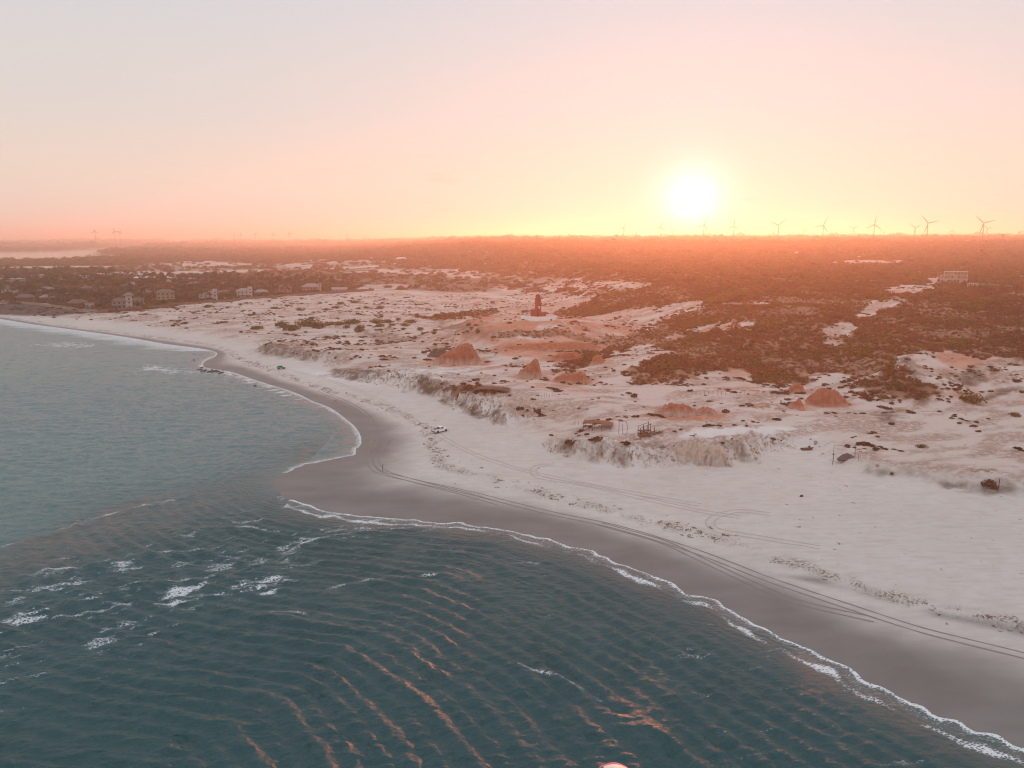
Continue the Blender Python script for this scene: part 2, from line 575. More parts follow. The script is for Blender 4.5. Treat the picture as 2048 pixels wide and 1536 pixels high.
SANDY = [  # pale open sand inside the scrub
    (1.0, 3, [(1700, 640), (1742, 602), (1800, 595), (1822, 598), (1770, 618), (1722, 638)]),
    (1.0, 3, [(1764, 586), (1792, 571), (1862, 573), (1884, 575), (1846, 584), (1800, 588)]),
    (1.0, 3, [(1852, 571), (1860, 556), (1888, 555), (1876, 568)]),
    (0.8, 8, [(1640, 526), (1700, 520), (1810, 521), (1800, 528), (1690, 532)]),
    (0.7, 4, [(1335, 622), (1345, 606), (1400, 604), (1370, 624), (1330, 640)]),
    (0.75, 5, [(1480, 608), (1530, 602), (1580, 608), (1540, 613)]),
    (0.36, 25, [(545, 533), (600, 525), (730, 520), (752, 512), (760, 520), (742, 532), (640, 541), (560, 540)]),
    (0.5, 20, [(745, 542), (830, 535), (960, 540), (1000, 548), (930, 560), (850, 549), (770, 545)]),
    (0.8, 8, [(300, 529), (420, 525), (540, 528), (420, 533), (330, 533)]),
    (0.95, 4, [(180, 547), (350, 543), (540, 539), (545, 543), (360, 549), (190, 553)]),
    (0.9, 4, [(0, 534), (130, 532), (260, 531), (260, 534), (130, 537), (0, 540)]),
    (0.85, 6, [(700, 570), (800, 568), (850, 572), (800, 578), (720, 582)]),
    (0.8, 5, [(1330, 674), (1352, 668), (1372, 674), (1352, 682)]),
    (0.5, 4, [(1370, 660), (1440, 640), (1520, 642), (1500, 662), (1430, 672)]),
    (0.6, 3, [(1640, 655), (1700, 640), (1720, 655), (1690, 690), (1650, 690)]),
]
RED = [
    (0.9, 3, [(985, 692), (1030, 684), (1100, 682), (1180, 680), (1200, 690), (1100, 700), (1010, 700)]),
    (0.8, 3, [(1055, 668), (1110, 664), (1150, 668), (1130, 676), (1070, 676)]),
    (0.7, 4, [(1530, 680), (1590, 664), (1670, 668), (1640, 705), (1570, 712)]),
    (0.7, 4, [(1866, 702), (1930, 700), (1992, 716), (1940, 738), (1890, 730)]),
    (0.55, 3, [(1890, 790), (1950, 770), (1960, 785), (1930, 800)]),
    (0.5, 6, [(1160, 660), (1260, 640), (1290, 648), (1230, 668), (1180, 680)]),
    (0.35, 12, [(1000, 600), (1180, 590), (1330, 600), (1100, 640), (1000, 640)]),
]
for uc, vb, hw in ((915, 727, 66), (1060, 756, 38), (1145, 764, 50), (1376, 832, 80), (1655, 811, 52), (1596, 785, 26), (1596, 817, 26), (1132, 720, 48), (1196, 727, 24), (1100, 700, 120)):
    RED.append((0.75, 3, [(uc + hw * math.cos(a_ * 0.6283) * 1.05, vb - 2 + hw * 0.16 * math.sin(a_ * 0.6283)) for a_ in range(10)]))
PALE = [
    (1.0, 12, [(600, 740), (720, 745), (850, 738), (1000, 725), (960, 745), (840, 765), (700, 760)]),
    (0.9, 8, [(1330, 870), (1480, 850), (1650, 840), (1620, 870), (1480, 885), (1360, 890)]),
    (0.8, 7, [(1180, 880), (1280, 860), (1330, 880), (1280, 930), (1210, 930)]),
    (0.8, 2, [(905, 815), (960, 800), (1010, 815), (1030, 850), (960, 838)]),
]
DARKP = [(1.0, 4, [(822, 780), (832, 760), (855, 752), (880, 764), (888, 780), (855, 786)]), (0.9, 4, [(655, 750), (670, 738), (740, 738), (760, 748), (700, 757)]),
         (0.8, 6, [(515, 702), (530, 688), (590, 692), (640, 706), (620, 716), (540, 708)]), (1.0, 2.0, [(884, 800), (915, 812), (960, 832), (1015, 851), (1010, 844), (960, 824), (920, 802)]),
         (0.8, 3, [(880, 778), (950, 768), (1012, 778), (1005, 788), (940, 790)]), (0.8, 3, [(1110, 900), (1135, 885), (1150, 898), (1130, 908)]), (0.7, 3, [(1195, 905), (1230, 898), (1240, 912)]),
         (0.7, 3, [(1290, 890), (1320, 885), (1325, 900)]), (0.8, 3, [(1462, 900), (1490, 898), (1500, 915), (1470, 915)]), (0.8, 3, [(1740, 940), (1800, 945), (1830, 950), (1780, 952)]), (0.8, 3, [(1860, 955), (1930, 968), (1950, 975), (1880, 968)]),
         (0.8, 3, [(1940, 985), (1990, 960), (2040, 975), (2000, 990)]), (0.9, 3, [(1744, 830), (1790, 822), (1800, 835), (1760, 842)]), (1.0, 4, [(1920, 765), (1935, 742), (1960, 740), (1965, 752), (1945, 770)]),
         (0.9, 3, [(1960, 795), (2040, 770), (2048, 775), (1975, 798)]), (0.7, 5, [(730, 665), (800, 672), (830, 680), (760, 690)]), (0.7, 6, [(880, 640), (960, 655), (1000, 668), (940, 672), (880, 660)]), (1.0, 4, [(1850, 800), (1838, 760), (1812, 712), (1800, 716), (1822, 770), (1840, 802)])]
PLOT = area([(-60, 612), (30, 606), (100, 612), (190, 627), (110, 633), (-60, 626)])


for L in (VEG, FIELD, SANDY, RED, PALE, DARKP):
    L[:] = [(v, sf, area(px)) for v, sf, px in L]


def cover(fx, fy, gs, gsw):
    """plant cover, open sand, red clay, pale salt sand and pasture at ground points"""
    def lay(specs):
        m = np.zeros(len(fx))
        for val, soft, pts in specs:
            m = np.maximum(m, val * poly_mask(fx, fy, pts, soft))
        return m
    streak = fbm((fx + 0.25 * fy) / 26, (fy - 0.1 * fx) / 85, 90, 4)
    streak2 = fbm((fx + 0.8 * fy) / 60, (fy - 0.8 * fx) / 14, 93, 4)
    veg = lay(VEG); sandy = lay(SANDY); sandy = np.clip(sandy + 3.2 * sandy * (1 - sandy) * fbm(fx / 30, fy / 30, 117, 4), 0, 1); red = lay(RED); pale = lay(PALE); field = lay(FIELD)
    veg = np.maximum(veg, smooth(2300, 3000, fy + 0.1 * fx) * 0.92)
    field = np.maximum(field, 0.95 * smooth(760, 1050, fy + 0.15 * fx) * smooth(-0.2, 0.15, fbm(fx / 130, fy / 130, 119, 4) + 0.12)) * (1 - 0.9 * sandy)
    rag = 0.75 * fbm(fx / 18, fy / 18, 95, 4) + 0.35 * streak
    veg = np.clip(veg * (1 - sandy) + rag * 4 * veg * (1 - veg) - 0.75 * smooth(0.12, 0.45, streak2) * veg * smooth(420, 900, fy) * smooth(6000, 2500, fy), 0, 1)
    veg = veg * smooth(0.15, 0.5, veg + 0.35 * rag)
    pale = np.clip(pale * 1.3 + 0.8 * pale * fbm(fx / 12, fy / 9, 115, 4), 0, 1) * 0.8
    dunev = smooth(0.02, 0.36, fbm(fx / 22, fy / 16, 101, 4) + 0.25 * noise(fx / 90, fy / 90, 103)) * smooth(2, 10, gs) * smooth(1100, 700, fy) * (1 - pale)
    red = np.clip(red + 1.4 * red * (1 - red) * fbm(fx / 9, fy / 9, 104, 3), 0, 1) * smooth(0, 6, gs)
    red = np.maximum(red, 0.55 * smooth(0.16, 0.40, fbm(fx / 45, fy / 45, 107, 3)) * smooth(20, 50, gs) * smooth(-60, 60, fx + 0.1 * fy) * smooth(900, 600, fy) * smooth(230, 330, fy))
    red = np.maximum(red, 0.8 * smooth(1, 4, gsw) * smooth(60, 40, np.sqrt(((fx - LH_X) / 1.25) ** 2 + (fy - LH_Y - 6) ** 2)) * smooth(-0.4, 0.1, fbm(fx / 16, fy / 16, 109)))
    return veg, dunev, red, pale, field


veg, dunev, red, pale, field = cover(fx, fy, gs, gsw)
veg_scrub = veg
veg = np.maximum(veg, 0.46 * dunev)
plot = poly_mask(fx, fy, PLOT, 3.0)
wrackm = np.exp(-(np.maximum(gdw - 0.2, 0) / 1.6) ** 2) * (gs < -3) * smooth(-0.15, 0.25, fbm(fx / 7, fy / 7, 111))
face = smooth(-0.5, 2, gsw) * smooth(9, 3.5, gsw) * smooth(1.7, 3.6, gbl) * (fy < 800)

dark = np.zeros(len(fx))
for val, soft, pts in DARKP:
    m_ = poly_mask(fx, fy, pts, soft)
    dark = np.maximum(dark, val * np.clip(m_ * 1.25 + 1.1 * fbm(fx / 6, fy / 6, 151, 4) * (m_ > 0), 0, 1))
crust = smooth(-0.22, 0.25, fbm((fx + 0.5 * fy) / 30, (fy - 0.5 * fx) / 13, 153, 5, 0.6) + 0.2 * fbm(fx / 5, fy / 5, 155, 3)) * smooth(0, 8, gs) * smooth(1300, 800, fy)
keep = (gd > -70).reshape(GX.shape)
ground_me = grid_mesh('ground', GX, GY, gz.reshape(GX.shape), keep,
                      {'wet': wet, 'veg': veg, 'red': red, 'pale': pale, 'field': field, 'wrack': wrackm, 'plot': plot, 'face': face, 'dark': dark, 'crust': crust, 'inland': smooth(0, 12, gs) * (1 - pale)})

t = NT('sand_and_soil')
P = t.pos()
wetA, vegA, redA, paleA, fieldA = (t.attr(k) for k in ('wet', 'veg', 'red', 'pale', 'field'))
n_big = t.noise(0.035, 5, 0.6, P)
n_mid = t.noise(0.33, 5, 0.62, P)
n_fine = t.noise(2.2, 4, 0.65, P)
wind = t.noise(0.5, 4, 0.6, t.pos((0.35, 1.5, 1)))
sand = t.mix(t.rng(n_big, 0.3, 0.7), (0.585, 0.517, 0.475), (0.645, 0.58, 0.54))
sand = t.mix(t.math('MULTIPLY', t.rng(n_mid, 0.35, 0.75), 0.5), sand, (0.52, 0.425, 0.38))
sand = t.mix(t.math('MULTIPLY', t.rng(wind, 0.50, 0.66), 0.34), sand, (0.44, 0.365, 0.33))
sand = t.mix(paleA, sand, (0.74, 0.70, 0.68))
cru = t.math('MULTIPLY', t.attr('crust'), t.rng(t.noise(0.7, 6, 0.75, P), 0.38, 0.52))
inlandA = t.attr('inland')
sand = t.mix(inlandA, sand, t.mix(n_mid, (0.60, 0.46, 0.40), (0.56, 0.48, 0.44)))
sand = t.mix(t.math('MULTIPLY', cru, 0.95), sand, t.mix(n_big, (0.34, 0.215, 0.165), (0.40, 0.29, 0.24)))
spk = t.math('MULTIPLY', t.attr('crust'), t.rng(t.noise(1.6, 2, 0.5, P), 0.66, 0.72))
sand = t.mix(t.math('MULTIPLY', spk, 0.8), sand, (0.13, 0.09, 0.07))
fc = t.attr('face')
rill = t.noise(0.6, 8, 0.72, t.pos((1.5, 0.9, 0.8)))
sand = t.mix(t.math('MULTIPLY', fc, t.rng(rill, 0.50, 0.54)), sand, (0.40, 0.315, 0.265))  # rills of the bluff darkened: crevice shade put into the sand colour
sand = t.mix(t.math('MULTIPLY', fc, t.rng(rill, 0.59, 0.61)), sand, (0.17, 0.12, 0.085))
redn = t.mix(t.rng(n_mid, 0.3, 0.7), (0.40, 0.125, 0.062), (0.56, 0.24, 0.14))
c = t.mix(t.math('MULTIPLY', redA, t.rng(n_mid, 0.12, 0.45)), sand, redn)
fieldc = t.mix(t.rng(t.noise(0.05, 5, 0.6, P), 0.35, 0.65), (0.10, 0.062, 0.034), (0.16, 0.10, 0.056))
c = t.mix(t.math('MULTIPLY', fieldA, t.rng(n_mid, 0.2, 0.42)), c, fieldc)
litter = t.mix(t.rng(n_mid, 0.3, 0.7), (0.17, 0.085, 0.050), (0.34, 0.20, 0.135))
vm = t.math('ADD', vegA, t.math('MULTIPLY', t.math('SUBTRACT', n_mid, 0.5), 1.5))
vm = t.math('ADD', vm, t.math('MULTIPLY', t.math('SUBTRACT', n_fine, 0.5), 0.5))
c = t.mix(t.rng(vm, 0.40, 0.62), c, litter)
c = t.mix(t.math('MULTIPLY', t.attr('wrack'), t.rng(n_fine, 0.45, 0.6)), c, (0.17, 0.115, 0.085))
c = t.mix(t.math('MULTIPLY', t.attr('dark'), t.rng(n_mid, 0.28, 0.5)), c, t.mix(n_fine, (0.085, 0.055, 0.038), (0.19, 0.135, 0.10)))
c = t.mix(t.attr('plot'), c, t.mix(n_mid, (0.085, 0.055, 0.05), (0.12, 0.08, 0.07)))
wetc = t.mix(t.rng(t.noise(0.12, 4, 0.55, t.pos((0.5, 1.2, 1))), 0.3, 0.7), (0.160, 0.139, 0.127), (0.218, 0.192, 0.177))
c = t.mix(wetA, c, wetc)
rough = t.rng(wetA, 0.55, 1.0, 0.95, 0.62)
hgt = t.math('ADD', t.math('MULTIPLY', n_mid, 0.35), t.math('MULTIPLY', n_fine, 0.12))
hgt = t.math('ADD', hgt, t.math('MULTIPLY', wind, 0.15))
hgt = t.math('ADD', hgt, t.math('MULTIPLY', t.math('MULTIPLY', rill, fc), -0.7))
bs = t.rng(wetA, 0.0, 0.9, 0.8, 0.06)
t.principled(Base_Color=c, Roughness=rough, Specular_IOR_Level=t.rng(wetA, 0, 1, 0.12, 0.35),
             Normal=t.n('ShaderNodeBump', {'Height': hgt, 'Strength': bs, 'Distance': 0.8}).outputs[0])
ground = struct('ground', ground_me, t.mat)
# ------------------------------------------------------------------ sea
ysea = rows([(-1500, -60, 0.12, 25), (-60, 68, 0.0, 2.5), (68, 330, 0.0030, 0.2), (330, 900, 0.0042, 1), (900, 1300, 0.03, 10)])
ncs = 860
us = np.linspace(-1, 1, ncs)
SX = us[None, :] * (0.78 * np.abs(ysea)[:, None] + 60)
SX = np.where(np.abs(ysea)[:, None] > 1250, SX * 2.0, SX)
SY = np.repeat(ysea[:, None], ncs, 1)
sx, sy = SX.ravel(), SY.ravel()
sd = -shore_d(sx, sy)                       # distance offshore
swash = 0.10 * noise(sx / 8.5, sy / 8.5, 170) + 0.055 * noise(sx / 3.1, sy / 3.1, 171)
nearsh = smooth(9, 1, np.abs(sd)) * (sy < 230)
sd = sd + nearsh * swash / 0.046
# the shoal that runs out from the tip of the spit
SHOAL = [at0(*p) for p in [(541, 969), (440, 990), (330, 1022), (210, 1056), (110, 1086), (0, 1118), (-250, 1190), (-600, 1320)]]
dsh = seg_dist(sx, sy, SHOAL)
south = in_poly(sx, sy, SHOAL + [(-400, -400), (900, -400), (900, 60)] + SHORE[::-1][:110][::1][-1:]).astype(float)
tip = np.array(at0(541, 969))
# side of the spit line: below the shoal is the open water, above it the sheltered bay
line = np.array([at0(541, 969), at0(-600, 1320)])
nv = np.array([-(line[1] - line[0])[1], (line[1] - line[0])[0]]); nv /= np.linalg.norm(nv)
if nv[1] > 0:
    nv = -nv
side = (sx - line[0][0]) * nv[0] + (sy - line[0][1]) * nv[1]
open_ = np.where(sx > tip[0] + 4, (sy < 185).astype(float), smooth(-55, 26, side + 14 * noise(sx / 30, sy / 30, 118)))
open_ = np.where((sx > tip[0] - 10) & (sx < tip[0] + 4), smooth(-55, 26, side + 14 * noise(sx / 30, sy / 30, 118)), open_)

w1 = 6.5 * noise(sx / 64, sy / 50, 120) + 0.8 * noise(sx / 16, sy / 12, 121)
ph = (sd + w1) * (2 * np.pi / 7.4)
amp = (0.55 + 0.9 * noise(sx / 38, sy / 26, 123)).clip(0.12, 1.2)
crest = np.power(0.5 + 0.5 * np.sin(ph), 1.9) - 0.35
ph2 = (sd * 0.75 + 0.62 * (sy - 0.35 * sx) + 3.5 * noise(sx / 22, sy / 15, 125)) * (2 * np.pi / 5.1)
crest2 = np.power(0.5 + 0.5 * np.sin(ph2), 1.7) - 0.38
damp = smooth(1.0, 16, sd)
ph3 = (sd + 0.8 * w1 + 0.7 * noise(sx / 11, sy / 8, 124)) * (2 * np.pi / 3.1)
hs = open_ * damp * (0.34 * amp * crest + 0.20 * np.sin(ph3) * (0.75 + 0.9 * noise(sx / 16, sy / 16, 126)).clip(0.15, 1.4) + 0.09 * crest2 * (0.5 + 0.8 * noise(sx / 25, sy / 25, 127)).clip(0, 1.2))
hs = hs + open_ * damp * (0.25 * fbm(sx / 4.0, sy / 1.5, 129, 4, 0.64) + 0.06 * fbm(sx / 9.5, sy / 5.0, 133, 2))
# bay: short wind ripples with their crests along the beach
hs = hs + (1 - open_) * smooth(0.5, 9, sd) * (0.34 * fbm(sx / 6.0, sy / 2.6, 131, 3, 0.6) + 0.14 * fbm(sx / 26, sy / 11, 132, 2))
# steep little breakers over the shoal
BREAK = [[(0, 1094), (60, 1080), (120, 1062), (200, 1036), (280, 1014), (345, 1000)],
         [(60, 1152), (110, 1140), (160, 1138), (215, 1126), (270, 1114), (320, 1106), (360, 1105)],
         [(0, 1236), (60, 1222), (90, 1216), (150, 1204), (210, 1186), (260, 1174), (300, 1168), (345, 1166), (395, 1162), (430, 1166)],
         [(440, 1140), (455, 1150), (500, 1150), (560, 1151), (610, 1148)],
         [(330, 1062), (400, 1058), (470, 1057), (530, 1059)],
         [(330, 1106), (400, 1104), (460, 1098), (530, 1094)],
         [(570, 1125), (600, 1092), (660, 1076), (720, 1066), (800, 1060), (900, 1056)],
         [(640, 1180), (760, 1160), (880, 1150)],
         [(540, 1225), (600, 1228), (640, 1240)],
         [(1180, 1420), (1260, 1445), (1330, 1480), (1380, 1520)],
         [(1040, 1330), (1120, 1360), (1200, 1400)]]
BRK_H = [0.18, 0.42, 0.50, 0.50, 0.35, 0.40, 0.35, 0.32, 0.35, 0.45, 0.4]
foam = np.zeros(len(sx))
for px, hh in zip(BREAK, BRK_H):
    L = smooth_line([at0(*p) for p in px], 4)
    xs = [p[0] for p in L]; yv = [p[1] for p in L]
    k = (sx > min(xs) - 12) & (sx < max(xs) + 12) & (sy > min(yv) - 12) & (sy < max(yv) + 12)
    if not k.any():
        continue
    X, Y = sx[k], sy[k]
    dl = seg_dist(X, Y, L)
    ends = np.minimum(np.hypot(X - L[0][0], Y - L[0][1]), np.hypot(X - L[-1][0], Y - L[-1][1]))
    # seaward (south) face is long, shoreward face steep
    yl = np.interp(X, np.sort(xs), np.array(yv)[np.argsort(xs)])
    prof = np.where(Y > yl, np.exp(-(dl / 1.0) ** 2), np.exp(-(dl / 2.6) ** 2))
    hs[k] += hh * 1.15 * prof * smooth(0, 8, ends + 1.5)
    if hh < 0.44:
        foam[k] = np.maximum(foam[k], 0.95 * np.exp(-(dl / 0.55) ** 2) * (0.6 + 0.9 * noise(X / 5, Y / 5, 140)))
FOAMP = [(0.72, [(20, 1202), (60, 1188), (170, 1138), (262, 1119), (270, 1128), (205, 1152), (120, 1192), (40, 1226)]),
         (0.8, [(245, 1196), (300, 1170), (300, 1180), (270, 1205), (195, 1234), (175, 1228)]),
         (1.0, [(330, 1180), (395, 1162), (418, 1166), (385, 1190), (340, 1208), (305, 1212)]),
         (1.0, [(478, 1156), (500, 1150), (560, 1150), (578, 1164), (540, 1184), (486, 1182)]),
         (0.9, [(0, 1235), (84, 1222), (72, 1242), (0, 1262)]),
         (0.75, [(215, 1255), (270, 1240), (304, 1245), (250, 1278), (200, 1304), (178, 1292)]),
         (0.7, [(400, 1126), (440, 1112), (500, 1095), (490, 1118), (445, 1142)]),
         (0.72, [(545, 1100), (600, 1075), (650, 1062), (740, 1042), (800, 1044), (700, 1062), (640, 1085), (600, 1112), (565, 1140), (550, 1125)]),
         (0.5, [(740, 1036), (900, 1046), (1040, 1066), (1030, 1082), (900, 1066), (740, 1060)]),
         (0.5, [(40, 1150), (250, 1110), (300, 1118), (110, 1170)]),
         (0.45, [(850, 1070), (880, 1085), (930, 1100), (990, 1110), (900, 1110)]),
         (0.95, [(262, 738), (310, 728), (360, 738), (420, 742), (380, 748), (300, 744)]),
         (0.8, [(60, 690), (140, 682), (210, 690), (150, 698)]),
         (0.95, [(400, 730), (440, 736), (560, 776), (640, 808), (560, 790), (450, 752), (395, 742)])]
for val, px in FOAMP:
    near = px[0][1] > 900
    m = poly_mask(sx, sy, [at0(*p) for p in px], 4.5 if near else 9.0)
    foam = np.maximum(foam, 0.92 * val * np.clip(m * 1.3 + 1.5 * fbm((sx + 0.5 * sy) / 8, (sy - 0.5 * sx) / 2.6, 139, 4, 0.65) * (m > 0) - 0.38, 0, 1))
shoal_f = smooth(60, 8, np.abs(side - 22)) * (sx < tip[0] + 40) * open_
foam = np.maximum(foam, 0.62 * shoal_f * smooth(0.16, 0.52, fbm((sx + 0.45 * sy) / 13, (sy - 0.45 * sx) / 2.8, 137, 4, 0.6)))
foam = np.maximum(foam, 0.5 * open_ * smooth(0.30, 0.6, fbm((sx + 0.2 * sy) / 15, (sy - 0.2 * sx) / 2.4, 138, 4, 0.6)) * smooth(60, 10, sd))
# surf line: a bright roll a few metres out, lace between it and the sand
u_sh = 3.0 + 1.6 * noise(sx / 9, sy / 9, 141)
roll = np.exp(-((sd - u_sh) / 0.75) ** 2) * (0.75 + 0.9 * noise(sx / 6, sy / 6, 142)).clip(0.25, 1.1)
lace = np.exp(-(sd / 0.35) ** 2) * 0.75 + 0.42 * smooth(5.5, 1.0, sd)
right_sh = ((sy < 190) & (sx > tip[0] + 8)).astype(float)
foam = np.maximum(foam, right_sh * (sd > -1) * np.maximum(roll, lace))
bay_sh = (sy > 200).astype(float) * (sd > -1)
wb = 3.0 + 7 * smooth(330, 560, sy)
foam = np.maximum(foam, bay_sh * np.maximum(0.95 * np.exp(-((sd - 0.35 * wb) / (0.28 * wb)) ** 2) * (0.65 + 0.8 * noise(sx / 16, sy / 16, 145)).clip(0.1, 1.2),
                                            0.8 * smooth(1.4, 0.2, sd)))
foam = np.maximum(foam, 0.85 * (sy > 430) * smooth(34, 4, sd + 12 * noise(sx / 25, sy / 14, 147)))
foam = foam * (sd > -2.0)
shallow = np.maximum(smooth(9, 1, sd), 0.9 * smooth(16, 3, dsh + 5 * noise(sx / 15, sy / 15, 150)) * smooth(-0.8, 6, side + 2))
shallow = np.maximum(shallow, 0.75 * smooth(16, -2, np.where(open_ > 0.5, side, 99) - 8 * smooth(-60, -150, -sx) + 6 * noise(sx / 20, sy / 12, 151)) * (sx < tip[0] + 15))
tipd = np.hypot(sx - tip[0], sy - tip[1])
shallow = np.clip(shallow, 0, 1) * (0.25 + 0.75 * smooth(6, 50, tipd))
bay = 1 - open_
# the film of swash rides up the sand
edge_z = np.clip(-sd, 0, 3) * 0.045
SZ = hs + 0.012 * smooth(4, 1, sd) + nearsh * swash * smooth(9, 2, sd)
keep = (sd > -6.5).reshape(SX.shape)
sea_me = grid_mesh('sea', SX, SY, SZ.reshape(SX.shape), keep, {'foam': foam, 'shallow': shallow, 'bay': bay, 'off': sd})

t = NT('sea_water')
P = t.pos()
foamA, shA, bayA = t.attr('foam'), t.attr('shallow'), t.attr('bay')
deep = t.mix(t.noise(0.05, 3, 0.5, P), (0.001, 0.054, 0.062), (0.002, 0.074, 0.080))
bayc = t.mix(t.noise(0.04, 3, 0.5, P), (0.080, 0.185, 0.195), (0.115, 0.215, 0.22))  # base colour lightened to carry the sky's reflection on the bay
wc = t.mix(bayA, deep, bayc)
wc = t.mix(t.math('MULTIPLY', shA, t.rng(t.noise(0.12, 4, 0.6, P), 0.25, 0.65)), wc, (0.135, 0.105, 0.092))
vor = t.n('ShaderNodeTexVoronoi', {'Scale': 1.7, 'Vector': t.mix(0.35, t.pos((1, 1.6, 1)), t.noise(0.9, 3, 0.6, P, 1), 'ADD')}, feature='DISTANCE_TO_EDGE')
lacep = t.rng(vor.outputs[0], 0.0, 0.33, 1.0, 0.0)
fn = t.noise(1.3, 6, 0.72, t.pos((0.8, 1.5, 1)))
pat = t.math('ADD', t.math('MULTIPLY', lacep, 0.45), t.math('MULTIPLY', fn, 0.75))
fm = t.math('SUBTRACT', t.math('ADD', pat, t.math('MULTIPLY', foamA, 0.66)), 1.03)
fmask = t.rng(fm, 0.0, 0.22)
fmask = t.math('MULTIPLY', fmask, t.rng(foamA, 0.08, 0.3))
colw = t.mix(fmask, wc, (0.74, 0.75, 0.76))
chop = t.noise(0.95, 5, 0.62, t.pos((0.62, 1.5, 1)))
chop2 = t.noise(3.4, 3, 0.6, t.pos((0.7, 1.4, 1)))
hh = t.math('ADD', t.math('MULTIPLY', chop, 0.55), t.math('MULTIPLY', chop2, 0.10))
chop3 = t.noise(0.20, 5, 0.66, t.pos((0.55, 1.5, 1)))
hh = t.math('ADD', hh, t.math('MULTIPLY', t.math('MULTIPLY', chop3, t.attr('bay')), 2.4))
offA = t.attr('off')
warp = t.math('MULTIPLY', t.noise(0.10, 4, 0.6, P), 9.0)
rip = t.math('SINE', t.math('MULTIPLY', t.math('ADD', offA, warp), 6.2832 / 1.75))
rip = t.math('MULTIPLY', t.math('MULTIPLY', rip, t.rng(t.noise(0.13, 3, 0.6, P), 0.42, 0.62)), t.math('SUBTRACT', 1.0, t.attr('bay')))
hh = t.math('ADD', hh, t.math('MULTIPLY', rip, 0.15))
bst = t.rng(t.attr('off'), 0.0, 6.0, 0.05, 0.85)
nb = t.n('ShaderNodeBump', {'Height': hh, 'Strength': bst, 'Distance': 1.1}).outputs[0]
t.principled(Base_Color=colw, Roughness=t.mix(fmask, t.mix(bayA, (0.40,) * 3, (0.24,) * 3), (0.8,) * 3), IOR=1.333, Specular_IOR_Level=0.85, Normal=nb)
sea = struct('sea', sea_me, t.mat)

# ------------------------------------------------------------------ river behind the village
rv = [(p[0], p[1], 0.55) for p in RIVER]
rme = new_mesh('river', rv, [list(range(len(rv)))[::-1]])
t = NT('river_water')
rb = t.noise(0.03, 4, 0.6, t.pos((0.4, 1.6, 1)))
t.principled(Base_Color=t.mix(rb, (0.05, 0.075, 0.085), (0.08, 0.10, 0.11)), Roughness=0.12, IOR=1.333,
             Normal=t.n('ShaderNodeBump', {'Height': t.noise(0.25, 4, 0.6, t.pos()), 'Strength': 0.05, 'Distance': 1.0}).outputs[0])
river = struct('river', rme, t.mat)
if rme.polygons[0].normal.z < 0:
    rme.flip_normals()
# ------------------------------------------------------------------ building blocks for things
def T(o, label, cat, group=None, kind=None):
    o['label'] = label
    o['category'] = cat
    if group:
        o['group'] = group
    if kind:
        o['kind'] = kind
    return o


def empty(name, loc=(0, 0, 0), rz=0.0):
    o = bpy.data.objects.new(name, None)
    o.empty_display_size = 0.5
    COL.objects.link(o)
    o.location = loc
    o.rotation_euler = (0, 0, rz)
    return o


def link(name, me, parent=None, loc=None, rz=None, scale=None, mat=None):
    o = bpy.data.objects.new(name, me)
    COL.objects.link(o)
    if mat is not None and not me.materials:
        me.materials.append(mat)
    if parent is not None:
        o.parent = parent
    if loc is not None:
        o.location = loc
    if rz is not None:
        o.rotation_euler = (0, 0, rz)
    if scale is not None:
        o.scale = scale if isinstance(scale, (tuple, list)) else (scale,) * 3
    return o


def copy_tree(o, parent=None):
    c = o.copy()
    COL.objects.link(c)
    c.parent = parent
    for ch in list(o.children):
        copy_tree(ch, c)
    return c


